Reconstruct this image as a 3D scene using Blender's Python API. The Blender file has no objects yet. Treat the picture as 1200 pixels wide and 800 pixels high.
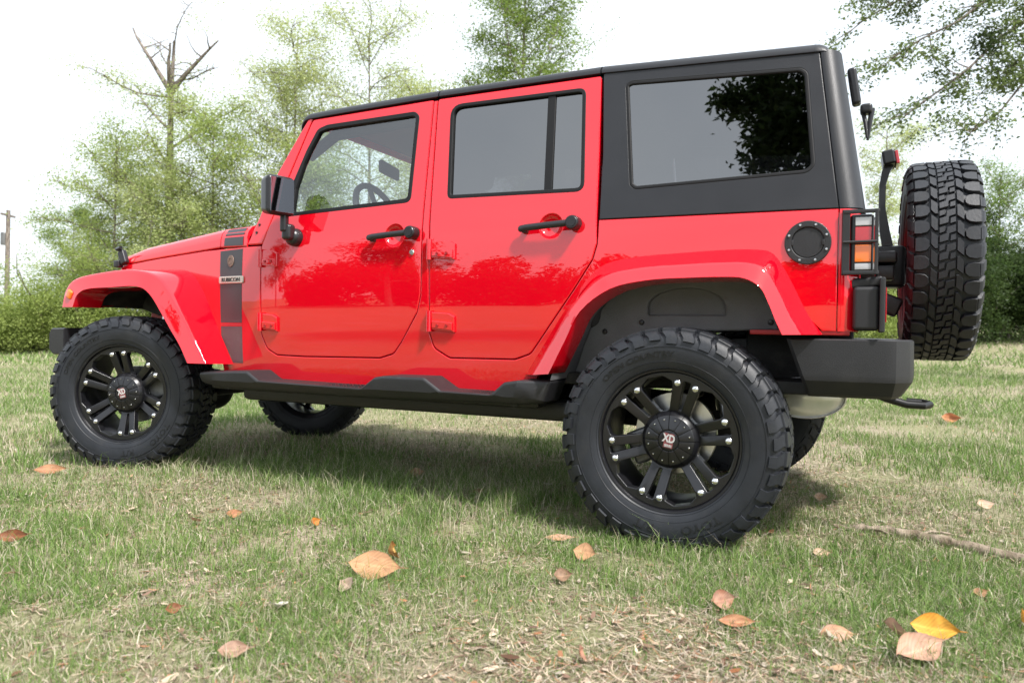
import bpy, bmesh, math, random
import numpy as np
from mathutils import Vector, Matrix
from mathutils.geometry import delaunay_2d_cdt
R = math.radians
random.seed(7)
rng = np.random.default_rng(7)
sc = bpy.context.scene
COL = sc.collection

# ------------------------------------------------------------------ camera
CAM = Vector((-.6087, 3.6363, .7969))
yaw, pitch, roll = .4383, -.0144, .0146
d = Vector((math.sin(yaw)*math.cos(pitch), -math.cos(yaw)*math.cos(pitch), math.sin(pitch)))
r0 = d.cross(Vector((0, 0, 1))).normalized()
u0 = r0.cross(d)
cr = r0*math.cos(roll) + u0*math.sin(roll)
cu_ = u0*math.cos(roll) - r0*math.sin(roll)
cam = bpy.data.cameras.new('camera')
cam.sensor_width = 36
cam.lens = 858.82/1200*36
cam.clip_start = .05
cam.clip_end = 1000
co = bpy.data.objects.new('camera', cam)
M = Matrix((cr, cu_, -d)).transposed().to_4x4()
M.translation = CAM
co.matrix_world = M
COL.objects.link(co)
sc.camera = co
cam.dof.use_dof = True
cam.dof.focus_distance = 3.3
cam.dof.aperture_fstop = 3.4

# ------------------------------------------------------------------ light
SUN = Vector((-.70, .36, 1.05)).normalized()
w = bpy.data.worlds.new('World')
sc.world = w
w.use_nodes = True
nt = w.node_tree
for n in list(nt.nodes):
    nt.nodes.remove(n)
out = nt.nodes.new('ShaderNodeOutputWorld')
sky = nt.nodes.new('ShaderNodeTexSky')
sky.sky_type = 'NISHITA'
sky.sun_disc = False
sky.sun_elevation = math.asin(SUN.z)
sky.sun_rotation = math.atan2(SUN.x, SUN.y)
sky.dust_density = 3
b1 = nt.nodes.new('ShaderNodeBackground')
b1.inputs[1].default_value = .12
nt.links.new(sky.outputs[0], b1.inputs[0])
b2 = nt.nodes.new('ShaderNodeBackground')          # thin bright cloud veil
b2.inputs[0].default_value = (.885, .945, 1, 1)
b2.inputs[1].default_value = .88
tc = nt.nodes.new('ShaderNodeTexCoord')
nz = nt.nodes.new('ShaderNodeTexNoise')
nz.inputs['Scale'].default_value = 2.2
nz.inputs['Detail'].default_value = 5
nt.links.new(tc.outputs['Generated'], nz.inputs['Vector'])
mr = nt.nodes.new('ShaderNodeMapRange')
mr.inputs[1].default_value = .3
mr.inputs[2].default_value = .7
mr.inputs[3].default_value = .65
mr.inputs[4].default_value = .95
nt.links.new(nz.outputs[0], mr.inputs[0])
mx = nt.nodes.new('ShaderNodeMixShader')
nt.links.new(mr.outputs[0], mx.inputs[0])
nt.links.new(b1.outputs[0], mx.inputs[1])
nt.links.new(b2.outputs[0], mx.inputs[2])
nt.links.new(mx.outputs[0], out.inputs[0])
sl = bpy.data.lights.new('sun', 'SUN')
sl.energy = 3.7
sl.angle = R(5)
sl.color = (1, .965, .92)
so = bpy.data.objects.new('sun', sl)
so.rotation_euler = SUN.to_track_quat('Z', 'Y').to_euler()
COL.objects.link(so)
sc.view_settings.view_transform = 'Standard'
sc.view_settings.look = 'None'
sc.view_settings.exposure = .92
sc.view_settings.gamma = 1

# ------------------------------------------------------------------ materials
def newmat(name):
    m = bpy.data.materials.new(name)
    m.use_nodes = True
    return m, m.node_tree, m.node_tree.nodes['Principled BSDF']

def mat(name, c, rough=.5, metal=0, coat=0, var=0, vscale=8, bump=0, bscale=120, spec=.5, rvar=0):
    m, t, p = newmat(name)
    p.inputs['Base Color'].default_value = (*c, 1)
    p.inputs['Roughness'].default_value = rough
    p.inputs['Metallic'].default_value = metal
    p.inputs['Specular IOR Level'].default_value = spec
    p.inputs['Coat Weight'].default_value = coat
    p.inputs['Coat Roughness'].default_value = .02
    L = t.links.new
    tcn = t.nodes.new('ShaderNodeTexCoord')
    if var:
        n = t.nodes.new('ShaderNodeTexNoise')
        n.inputs['Scale'].default_value = vscale
        n.inputs['Detail'].default_value = 6
        L(tcn.outputs['Object'], n.inputs['Vector'])
        cr_ = t.nodes.new('ShaderNodeValToRGB')
        cr_.color_ramp.elements[0].position = .3
        cr_.color_ramp.elements[1].position = .7
        cr_.color_ramp.elements[0].color = (*[x*(1-var) for x in c], 1)
        cr_.color_ramp.elements[1].color = (*[min(1, x*(1+var)) for x in c], 1)
        L(n.outputs[0], cr_.inputs[0])
        L(cr_.outputs[0], p.inputs['Base Color'])
        if rvar:
            q = t.nodes.new('ShaderNodeMapRange')
            q.inputs[3].default_value = rough-rvar
            q.inputs[4].default_value = rough+rvar
            L(n.outputs[0], q.inputs[0])
            L(q.outputs[0], p.inputs['Roughness'])
    if bump:
        n2 = t.nodes.new('ShaderNodeTexNoise')
        n2.inputs['Scale'].default_value = bscale
        n2.inputs['Detail'].default_value = 3
        L(tcn.outputs['Object'], n2.inputs['Vector'])
        b = t.nodes.new('ShaderNodeBump')
        b.inputs['Strength'].default_value = bump
        b.inputs['Distance'].default_value = .004
        L(n2.outputs[0], b.inputs['Height'])
        L(b.outputs[0], p.inputs['Normal'])
    return m

def glassmat(name, tint, ior=1.5, rough=0):
    m, t, p = newmat(name)
    t.nodes.remove(p)
    o = t.nodes['Material Output']
    tr = t.nodes.new('ShaderNodeBsdfTransparent')
    tr.inputs[0].default_value = (*tint, 1)
    gl = t.nodes.new('ShaderNodeBsdfGlossy')
    gl.inputs['Roughness'].default_value = rough
    gl.inputs['Color'].default_value = (1, 1, 1, 1)
    # Schlick reflectance from the facing angle, the same from both sides of the sheet
    lw = t.nodes.new('ShaderNodeLayerWeight')
    lw.inputs[0].default_value = .5
    pw = t.nodes.new('ShaderNodeMath')
    pw.operation = 'POWER'
    pw.inputs[1].default_value = 5
    t.links.new(lw.outputs['Facing'], pw.inputs[0])
    f0 = ((ior-1)/(ior+1))**2
    fr = t.nodes.new('ShaderNodeMath')
    fr.operation = 'MULTIPLY_ADD'
    fr.inputs[1].default_value = 1-f0
    fr.inputs[2].default_value = f0
    t.links.new(pw.outputs[0], fr.inputs[0])
    mxx = t.nodes.new('ShaderNodeMixShader')
    t.links.new(fr.outputs[0], mxx.inputs[0])
    t.links.new(tr.outputs[0], mxx.inputs[1])
    t.links.new(gl.outputs[0], mxx.inputs[2])
    t.links.new(mxx.outputs[0], o.inputs[0])
    return m

def tintmat(name, rough=.7, trans=0.0, spec=.3):
    """colour from the mesh's own per-piece 'tint' attribute (every leaf / blade has its own colour)"""
    m, t, p = newmat(name)
    a = t.nodes.new('ShaderNodeAttribute')
    a.attribute_name = 'tint'
    t.links.new(a.outputs['Color'], p.inputs['Base Color'])
    p.inputs['Roughness'].default_value = rough
    p.inputs['Specular IOR Level'].default_value = spec
    if trans:
        o = t.nodes['Material Output']
        tl = t.nodes.new('ShaderNodeBsdfTranslucent')
        t.links.new(a.outputs['Color'], tl.inputs[0])
        mxx = t.nodes.new('ShaderNodeMixShader')
        mxx.inputs[0].default_value = trans
        t.links.new(p.outputs[0], mxx.inputs[1])
        t.links.new(tl.outputs[0], mxx.inputs[2])
        t.links.new(mxx.outputs[0], o.inputs[0])
    return m

RED = mat('red_paint', (.66, .002, .012), .35, spec=0, coat=1, var=.03, vscale=2)
RED.node_tree.nodes['Principled BSDF'].inputs['Coat IOR'].default_value = 1.8
RED.node_tree.nodes['Principled BSDF'].inputs['Coat Roughness'].default_value = .008
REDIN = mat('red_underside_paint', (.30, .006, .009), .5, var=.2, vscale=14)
TOPM = mat('black_hardtop', (.011, .0115, .0145), .42, bump=.16, bscale=380, var=.16, vscale=6, rvar=.07)
PLAS = mat('black_plastic', (.014, .014, .016), .5, bump=.25, bscale=350, var=.15, vscale=9)
PLASG = mat('smooth_black_plastic', (.014, .014, .016), .32, bump=.03)
SEAL = mat('rubber_seal', (.006, .006, .007), .6, spec=.3)
RUB = mat('tyre_rubber', (.013, .015, .020), .52, var=.22, vscale=14, bump=.15, bscale=90, rvar=.08)
def dusty(m, c, scale, lo, hi, amt=.55):
    t = m.node_tree
    p = t.nodes['Principled BSDF']
    src = p.inputs['Base Color'].links[0].from_socket if p.inputs['Base Color'].links else None
    tcn = t.nodes.new('ShaderNodeTexCoord')
    n = t.nodes.new('ShaderNodeTexNoise')
    n.inputs['Scale'].default_value = scale
    n.inputs['Detail'].default_value = 9
    n.inputs['Roughness'].default_value = .7
    q = t.nodes.new('ShaderNodeMapRange')
    q.inputs[1].default_value = lo
    q.inputs[2].default_value = hi
    q.inputs[4].default_value = amt
    x = t.nodes.new('ShaderNodeMix')
    x.data_type = 'RGBA'
    t.links.new(tcn.outputs['Object'], n.inputs['Vector'])
    t.links.new(n.outputs[0], q.inputs[0])
    t.links.new(q.outputs[0], x.inputs[0])
    if src:
        t.links.new(src, x.inputs[6])
    else:
        x.inputs[6].default_value = p.inputs['Base Color'].default_value
    x.inputs[7].default_value = (*c, 1)
    t.links.new(x.outputs[2], p.inputs['Base Color'])
RUBT = mat('tyre_lettering', (.009, .0095, .011), .42)
RIMM = mat('satin_black_rim', (.008, .008, .010), .30, metal=.0, spec=.6)
RIMG = mat('dark_rim_groove', (.003, .003, .003), .6)
CHR = mat('bright_metal', (.82, .82, .84), .14, metal=1)
SILV = mat('brushed_silver', (.66, .66, .67), .28, metal=1, var=.12, vscale=30)
CAST = mat('grey_cast_metal', (.20, .20, .20), .5, metal=.8, var=.3, vscale=25)
DARK = mat('dark_underbody', (.012, .012, .012), .7, var=.5, vscale=12, bump=.3, bscale=60)
LINER = mat('wheel_liner_plastic', (.16, .163, .17), .55, bump=.4, bscale=260, var=.12)
CHASS = mat('chassis_black_paint', (.010, .010, .011), .4, var=.3, vscale=10)
INTR = mat('interior_charcoal', (.035, .035, .038), .75, var=.15)
SEATM = mat('seat_fabric', (.05, .05, .053), .85, bump=.4, bscale=300)
HEAD = mat('headliner', (.10, .10, .105), .9)
DECAL = mat('stripe_vinyl', (.045, .043, .050), .45)
REDLINE = mat('red_vinyl', (.45, .02, .03), .4)
BRONZE = mat('bronze_medallion', (.22, .15, .12), .5, metal=.5, var=.4, vscale=180)
BADGE = mat('badge_silver', (.55, .50, .44), .35, metal=.6)
LREDM = mat('red_lens', (.42, .006, .012), .12, coat=1)
LAMB = mat('amber_lens', (.80, .17, .01), .15, coat=1)
LCLR = mat('clear_lens', (.42, .42, .43), .1, coat=1)
WHITEG = mat('washed_silver_logo', (.60, .59, .59), .3, metal=.3)
LOGOB = mat('logo_ground', (.20, .06, .06), .5)
CANM = mat('aluminised_steel', (.88, .88, .89), .25, metal=.45, var=.05, vscale=40)
MIRM = mat('mirror_glass', (.30, .31, .34), .02, metal=1)
GLF = glassmat('clear_window_glass', (.84, .90, .88), 2.15)
GLR = glassmat('tinted_window_glass', (.05, .05, .055), 2.55)
LEAFM = tintmat('foliage', .5, .55, .35)
GRASSM = tintmat('grass_blades', .6, .3, .25)
FLAKE = tintmat('dry_litter', .85, .1)
DEADL = tintmat('dead_leaf_skin', .6, .12)

dusty(RUB, (.06, .055, .048), 11, .52, .78, .30)
dusty(PLAS, (.06, .057, .052), 7, .55, .85, .35)
dusty(DARK, (.09, .075, .06), 6, .5, .75)

# bark
def barkmat(name, c0, c1):
    m, t, p = newmat(name)
    tcn = t.nodes.new('ShaderNodeTexCoord')
    mp = t.nodes.new('ShaderNodeMapping')
    mp.inputs['Scale'].default_value = (9, 9, 1.6)
    n = t.nodes.new('ShaderNodeTexNoise')
    n.inputs['Scale'].default_value = 2.5
    n.inputs['Detail'].default_value = 8
    cr_ = t.nodes.new('ShaderNodeValToRGB')
    cr_.color_ramp.elements[0].position = .35
    cr_.color_ramp.elements[1].position = .68
    cr_.color_ramp.elements[0].color = (*c0, 1)
    cr_.color_ramp.elements[1].color = (*c1, 1)
    b = t.nodes.new('ShaderNodeBump')
    b.inputs['Distance'].default_value = .03
    for a, bb in ((tcn.outputs['Object'], mp.inputs[0]), (mp.outputs[0], n.inputs['Vector']), (n.outputs[0], cr_.inputs[0]),
                  (cr_.outputs[0], p.inputs['Base Color']), (n.outputs[0], b.inputs['Height']), (b.outputs[0], p.inputs['Normal'])):
        t.links.new(a, bb)
    p.inputs['Roughness'].default_value = .9
    return m
BARK = barkmat('grey_brown_bark', (.10, .08, .065), (.27, .23, .20))
TWIG = barkmat('twig_bark', (.16, .12, .08), (.38, .31, .24))

# ------------------------------------------------------------------ mesh helpers
class MB:
    def __init__(self):
        self.bm = bmesh.new()
        self.mi = 0
        self.grp = 0
        self.lay = self.bm.faces.layers.int.new('grp')
    def add(self, V, F):
        vs = [self.bm.verts.new(tuple(map(float, v))) for v in V]
        for f in F:
            try:
                fc = self.bm.faces.new([vs[i] for i in f])
                fc.material_index = self.mi
                fc[self.lay] = self.grp
            except ValueError:
                pass
    def loft(self, S, closed=False, cap=False):
        n = len(S[0])
        V = [p for s in S for p in s]
        F = []
        m = n if closed else n-1
        for i in range(len(S)-1):
            for j in range(m):
                F.append((i*n+j, i*n+(j+1) % n, (i+1)*n+(j+1) % n, (i+1)*n+j))
        if cap:
            F.append(tuple(range(n))[::-1])
            F.append(tuple((len(S)-1)*n+j for j in range(n)))
        self.add(V, F)
    def tube(self, P, rad, n=10, cap=True):
        P = [Vector(p) for p in P]
        if not hasattr(rad, '__len__'):
            rad = [rad]*len(P)
        S = []
        up = Vector((0, 0, 1))
        prev = None
        for i, p in enumerate(P):
            t = (P[min(i+1, len(P)-1)]-P[max(i-1, 0)]).normalized()
            if prev is None:
                a = t.orthogonal().normalized()
            else:
                a = (prev - t*prev.dot(t))
                a = a.normalized() if a.length > 1e-6 else t.orthogonal().normalized()
            prev = a
            b = t.cross(a)
            S.append([p+(a*math.cos(2*math.pi*k/n)+b*math.sin(2*math.pi*k/n))*rad[i] for k in range(n)])
        self.loft(S, True, cap)
    def lathe(self, prof, n=48, axis='y', loc=(0, 0, 0), ph=0):
        """prof = [(radius, along-axis)]"""
        S = []
        for k in range(n+1):
            a = 2*math.pi*k/n+ph
            row = []
            for (rr, h) in prof:
                c, s_ = rr*math.cos(a), rr*math.sin(a)
                q = {'y': (c, h, s_), 'x': (h, c, s_), 'z': (c, s_, h)}[axis]
                row.append((q[0]+loc[0], q[1]+loc[1], q[2]+loc[2]))
            S.append(row)
        self.loft(S)
    def box(self, c, size, rot=None, bev=.005, seg=2, taper=None):
        b = bmesh.new()
        bmesh.ops.create_cube(b, size=1)
        for v in b.verts:
            v.co = Vector((v.co.x*size[0], v.co.y*size[1], v.co.z*size[2]))
            if taper:
                taper(v)
        if bev:
            bmesh.ops.bevel(b, geom=b.edges[:], offset=bev, segments=seg, profile=.5, affect='EDGES')
        mt = Matrix.Translation(Vector(c))
        if rot is not None:
            mt = mt @ rot.to_4x4()
        b.transform(mt)
        b.verts.index_update()
        self.add([v.co.copy() for v in b.verts], [[v.index for v in f.verts] for f in b.faces])
        b.free()
    def sphere(self, c, rad, sc_=(1, 1, 1), n=16):
        b = bmesh.new()
        bmesh.ops.create_uvsphere(b, u_segments=n, v_segments=max(6, n//2), radius=rad)
        b.verts.index_update()
        self.add([Vector((v.co.x*sc_[0], v.co.y*sc_[1], v.co.z*sc_[2]))+Vector(c) for v in b.verts], [[v.index for v in f.verts] for f in b.faces])
        b.free()
    def build(self, name, mats, parent=None, ang=38, weighted=True, merge=.0002, recalc=True):
        if not isinstance(mats, (list, tuple)):
            mats = [mats]
        bmesh.ops.remove_doubles(self.bm, verts=self.bm.verts[:], dist=merge)
        if recalc:
            bmesh.ops.recalc_face_normals(self.bm, faces=self.bm.faces[:])
        for f in self.bm.faces:
            f.smooth = True
        for e in self.bm.edges:
            if len(e.link_faces) == 2:
                a, b = e.link_faces
                e.smooth = e.calc_face_angle(0) < R(ang) and a[self.lay] == b[self.lay]
        me = bpy.data.meshes.new(name)
        self.bm.to_mesh(me)
        self.bm.free()
        for m in mats:
            me.materials.append(m)
        o = bpy.data.objects.new(name, me)
        COL.objects.link(o)
        if parent:
            o.parent = parent
        if weighted:
            wn = o.modifiers.new('weighted', 'WEIGHTED_NORMAL')
            wn.keep_sharp = True
        return o

def npmesh(name, V, F, m, parent=None, tint=None, smooth=False):
    """V (n,3); F list of arrays all with the same corner count"""
    me = bpy.data.meshes.new(name)
    V = np.asarray(V, np.float32)
    k = F.shape[1]
    me.vertices.add(len(V))
    me.vertices.foreach_set('co', V.ravel())
    me.loops.add(F.size)
    me.loops.foreach_set('vertex_index', F.astype(np.int32).ravel())
    me.polygons.add(len(F))
    me.polygons.foreach_set('loop_start', np.arange(0, F.size, k, dtype=np.int32))
    me.update(calc_edges=True)
    if tint is not None:
        a = me.attributes.new('tint', 'FLOAT_COLOR', 'POINT')
        c = np.ones((len(V), 4), np.float32)
        c[:, :3] = tint
        a.data.foreach_set('color', c.ravel())
    if smooth:
        me.polygons.foreach_set('use_smooth', np.ones(len(F), bool))
    me.materials.append(m)
    o = bpy.data.objects.new(name, me)
    COL.objects.link(o)
    if parent:
        o.parent = parent
    return o

def area(P):
    return .5*sum(P[i][0]*P[(i+1) % len(P)][1]-P[(i+1) % len(P)][0]*P[i][1] for i in range(len(P)))

def fillet(P, r, seg=5):
    """round each corner of a closed polygon; r number or list"""
    out_ = []
    n = len(P)
    for i in range(n):
        rr = r[i] if hasattr(r, '__len__') else r
        a, b, c = Vector(P[i-1]), Vector(P[i]), Vector(P[(i+1) % n])
        v1, v2 = (a-b), (c-b)
        l1, l2 = v1.length, v2.length
        v1.normalize(); v2.normalize()
        ang = v1.angle(v2)
        if rr <= 0 or ang > R(176):
            out_.append((b.x, b.y))
            continue
        t = min(rr/math.tan(ang/2), .48*l1, .48*l2)
        p1, p2 = b+v1*t, b+v2*t
        for k in range(seg+1):
            s_ = k/seg
            q = p1*(1-s_)**2+b*2*s_*(1-s_)+p2*s_**2
            out_.append((q.x, q.y))
    return out_

def spline(P, k=5):
    out_ = []
    P = [np.array(p, float) for p in P]
    n = len(P)
    for i in range(n-1):
        p0 = P[i-1] if i else 2*P[0]-P[1]
        p3 = P[i+2] if i+2 < n else 2*P[-1]-P[-2]
        p1, p2 = P[i], P[i+1]
        for j in range(k):
            t = j/k
            out_.append(.5*((2*p1)+(-p0+p2)*t+(2*p0-5*p1+4*p2-p3)*t*t+(-p0+3*p1-3*p2+p3)*t**3))
    out_.append(P[-1])
    return out_

def inset(P, dd):
    n = len(P)
    o = []
    for i in range(n):
        a, b, c = np.array(P[i-1]), np.array(P[i]), np.array(P[(i+1) % n])
        e1, e2 = b-a, c-b
        e1 = e1/(np.linalg.norm(e1)+1e-12); e2 = e2/(np.linalg.norm(e2)+1e-12)
        n1, n2 = np.array((-e1[1], e1[0])), np.array((-e2[1], e2[0]))
        m = n1+n2
        l = np.linalg.norm(m)
        if l < 1e-6:
            m = n1
        else:
            m = m/l
            m = m/max(.5, m@n1)
        o.append(tuple(b+m*dd))
    return o

def inpoly(pts, P):
    pts = np.asarray(pts)
    x, y = pts[:, 0], pts[:, 1]
    P = np.asarray(P)
    res = np.zeros(len(pts), bool)
    j = len(P)-1
    for i in range(len(P)):
        xi, yi, xj, yj = P[i, 0], P[i, 1], P[j, 0], P[j, 1]
        cond = ((yi > y) != (yj > y))
        with np.errstate(divide='ignore', invalid='ignore'):
            xx = (xj-xi)*(y-yi)/(yj-yi+1e-15)+xi
        res ^= cond & (x < xx)
        j = i
    return res

def segdist(pts, P):
    P = np.asarray(P); Q = np.roll(P, -1, 0)
    dmin = np.full(len(pts), 1e9)
    for a, b in zip(P, Q):
        ab = b-a
        t = np.clip(((pts-a)@ab)/(ab@ab+1e-15), 0, 1)
        dmin = np.minimum(dmin, np.linalg.norm(pts-(a+t[:, None]*ab), axis=1))
    return dmin

def fill2d(loops, grid):
    pts = []; edges = []
    for L in loops:
        b = len(pts)
        pts += [tuple(p) for p in L]
        edges += [(b+i, b+(i+1) % len(L)) for i in range(len(L))]
    if grid:
        O = np.array(loops[0])
        gx = np.arange(O[:, 0].min(), O[:, 0].max(), grid)
        gy = np.arange(O[:, 1].min(), O[:, 1].max(), grid)
        G = np.array([(x+(grid/2 if j % 2 else 0), y) for j, y in enumerate(gy) for x in gx])
        if len(G):
            ok = inpoly(G, O)
            for H in loops[1:]:
                ok &= ~inpoly(G, H)
            for H in loops:
                ok &= segdist(G, H) > grid*.35
            pts += [tuple(p) for p in G[ok]]
    v, e, f, *_ = delaunay_2d_cdt([Vector(p) for p in pts], edges, [], 0, 1e-7)
    v = np.array([(p.x, p.y) for p in v])
    f = [t for t in f]
    cen = np.array([v[list(t)].mean(0) for t in f])
    tri = np.array([[v[i] for i in t[:3]] for t in f])
    e1, e2 = tri[:, 1]-tri[:, 0], tri[:, 2]-tri[:, 0]
    ar = np.abs(e1[:, 0]*e2[:, 1]-e1[:, 1]*e2[:, 0])
    lg = np.maximum(np.linalg.norm(e1, axis=1), np.maximum(np.linalg.norm(e2, axis=1), np.linalg.norm(e2-e1, axis=1)))
    ok = inpoly(cen, loops[0]) & (ar/(lg+1e-12) > 3e-5)
    for H in loops[1:]:
        ok &= ~inpoly(cen, H)
    return v, [t for t, k in zip(f, ok) if k]

def densify(P, mx=.09):
    o = []
    for i in range(len(P)):
        a, b = P[i], P[(i+1) % len(P)]
        n = max(1, int(math.hypot(b[0]-a[0], b[1]-a[1])/mx))
        o += [(a[0]+(b[0]-a[0])*k/n, a[1]+(b[1]-a[1])*k/n) for k in range(n)]
    return o

def sheet(mb, outline, fmap, grid=.08):
    O = densify([tuple(map(float, p)) for p in outline])
    if area(O) < 0:
        O = O[::-1]
    v, f = fill2d([O], grid)
    mb.add([fmap(a, b, 0) for a, b in v], f)

def panel(mb, outline, fmap, holes=(), depth=.03, r=.003, grid=.06, back=True, backgrid=None):
    outline = densify(outline)
    holes = [densify(h) for h in holes]
    O = [tuple(map(float, p)) for p in outline]
    if area(O) < 0:
        O = O[::-1]
    HS = []
    for H in holes:
        H = [tuple(map(float, p)) for p in H]
        if area(H) > 0:
            H = H[::-1]
        HS.append(H)
    steps = [(0, depth), (0, r), (r*.12, r*.5), (r*.5, r*.12), (r, 0)]
    for L in [O]+HS:
        S = []
        for ins, dep in steps:
            q = inset(L, ins) if ins else L
            S.append([fmap(a, b, dep) for a, b in q])
        mb.loft(S, True)
    v, f = fill2d([inset(L, r) for L in [O]+HS], grid)
    mb.grp = 1          # the face of a panel is shaded apart from its rolled edge
    mb.add([fmap(a, b, 0) for a, b in v], f)
    mb.grp = 0
    if back:
        v, f = fill2d([O]+HS, backgrid or grid)
        mb.add([fmap(a, b, depth) for a, b in v], f)

def textmesh(s, size=1, ext=0, bold=0.0):
    c = bpy.data.curves.new('t', 'FONT')
    c.body = s
    c.size = size
    c.extrude = ext
    c.offset = bold
    c.align_x = 'CENTER'
    c.align_y = 'CENTER'
    c.resolution_u = 3
    o = bpy.data.objects.new('t', c)
    COL.objects.link(o)
    bpy.context.view_layer.update()
    me = bpy.data.meshes.new_from_object(o.evaluated_get(bpy.context.evaluated_depsgraph_get()))
    V = np.array([v.co[:] for v in me.vertices]).reshape(-1, 3)
    F = [list(p.vertices) for p in me.polygons]
    bpy.data.objects.remove(o)
    bpy.data.curves.remove(c)
    bpy.data.meshes.remove(me)
    return V, F

def empty(name, loc=(0, 0, 0), parent=None):
    o = bpy.data.objects.new(name, None)
    o.location = loc
    o.empty_display_size = .2
    COL.objects.link(o)
    if parent:
        o.parent = parent
    return o

def tag(o, label=None, cat=None, group=None, kind=None):
    if label: o['label'] = label
    if cat: o['category'] = cat
    if group: o['group'] = group
    if kind: o['kind'] = kind
    return o

def smooth(x, a, b):
    t = min(1, max(0, (x-a)/(b-a)))
    return t*t*(3-2*t)

# ------------------------------------------------------------------ ground
def hgt(x, y):
    x = np.asarray(x, float); y = np.asarray(y, float)
    t = np.maximum(0, -y-5)
    t2 = np.minimum(t, 17)
    h = .0026*t2**2+.03*(t-t2)
    h = h+.02*np.exp(-((x-3.0)**2+(y-.9)**2)/1.2)
    return h+.012*np.sin(x*1.7+1)*np.cos(y*1.3)*np.clip((np.hypot(x, y-.3)-1.8)/3, 0, 1)

def vnoise(x, y, seed=0):
    x = np.asarray(x, float); y = np.asarray(y, float)
    xi = np.floor(x).astype(int); yi = np.floor(y).astype(int)
    fx = x-xi; fy = y-yi
    fx = fx*fx*(3-2*fx); fy = fy*fy*(3-2*fy)
    def hsh(a, b):
        n = (a*374761393+b*668265263+seed*982451653) & 0x7fffffff
        n = ((n ^ (n >> 13))*1274126177) & 0x7fffffff
        return ((n ^ (n >> 16)) & 0xffff)/65535.
    return (hsh(xi, yi)*(1-fx)+hsh(xi+1, yi)*fx)*(1-fy)+(hsh(xi, yi+1)*(1-fx)+hsh(xi+1, yi+1)*fx)*fy

def fbm(x, y, seed=0):
    return (vnoise(x, y, seed)+.5*vnoise(x*2.1, y*2.1, seed+1)+.25*vnoise(x*4.3, y*4.3, seed+2))/1.75

def ground():
    # fine near the camera, coarse to the horizon
    ax = np.concatenate([np.linspace(-260, -24, 16), np.arange(-23, 26, .35), np.linspace(27, 260, 16)])
    ay = np.concatenate([np.linspace(-260, -34, 14), np.arange(-33, 6, .35), np.linspace(7, 260, 16)])
    X, Y = np.meshgrid(ax, ay)
    V = np.stack([X, Y, hgt(X, Y)], -1).reshape(-1, 3)
    n, m = len(ay), len(ax)
    i = np.arange(n-1)[:, None]*m+np.arange(m-1)[None]
    F = np.stack([i, i+1, i+m+1, i+m], -1).reshape(-1, 4)
    m_, t, p = newmat('lawn_soil')
    L = t.links.new
    tcn = t.nodes.new('ShaderNodeTexCoord')
    def noise(s_, det=6):
        n_ = t.nodes.new('ShaderNodeTexNoise')
        n_.inputs['Scale'].default_value = s_
        n_.inputs['Detail'].default_value = det
        n_.inputs['Roughness'].default_value = .65
        L(tcn.outputs['Object'], n_.inputs['Vector'])
        return n_
    def ramp(src, a, b, ca, cb):
        q = t.nodes.new('ShaderNodeValToRGB')
        q.color_ramp.elements[0].position = a
        q.color_ramp.elements[1].position = b
        q.color_ramp.elements[0].color = (*ca, 1)
        q.color_ramp.elements[1].color = (*cb, 1)
        L(src.outputs[0], q.inputs[0])
        return q
    soil = ramp(noise(55, 10), .36, .66, (.17, .12, .09), (.56, .46, .385))
    green = ramp(noise(48, 10), .34, .68, (.12, .12, .055), (.36, .34, .21))
    msk = ramp(noise(.9, 7), .28, .52, (.0, .0, .0), (1, 1, 1))
    mxn = t.nodes.new('ShaderNodeMix')
    mxn.data_type = 'RGBA'
    L(msk.outputs[0], mxn.inputs[0])
    L(soil.outputs[0], mxn.inputs[6])
    L(green.outputs[0], mxn.inputs[7])
    L(mxn.outputs[2], p.inputs['Base Color'])
    p.inputs['Roughness'].default_value = .95
    p.inputs['Specular IOR Level'].default_value = .1
    b = t.nodes.new('ShaderNodeBump')
    b.inputs['Strength'].default_value = .8
    b.inputs['Distance'].default_value = .02
    L(noise(60, 8).outputs[0], b.inputs['Height'])
    L(b.outputs[0], p.inputs['Normal'])
    o = npmesh('ground', V, F, m_, smooth=True)
    tag(o, 'worn lawn of sparse green grass over dry brown soil', 'ground', kind='structure')
ground()

def lawn(x, y):
    """how grassy the spot is: worn strips beside the vehicle, fuller patches left and right"""
    f = fbm(x*.9, y*.9, 3)
    for cx, cy, sx, sy, a in ((1.15, 2.25, .55, .38, .24), (1.5, 1.75, .75, .45, .20), (2.6, 1.9, .8, .5, .16), (-.75, 1.05, .45, .35, .18), (1.3, 1.05, .8, .22, -.16), (.15, 1.75, .45, .30, -.20),
                              (2.2, .75, 1.5, .4, .10), (-.9, -.75, .9, .5, -.22), (3.4, .4, .8, 1.2, .12), (.45, .95, .3, .25, -.10), (-.55, 1.75, .3, .2, -.12)):
        f = f+a*np.exp(-((x-cx)/sx)**2-((y-cy)/sy)**2)
    return f+.06*np.clip((-y-2)/4, 0, 1)

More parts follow.
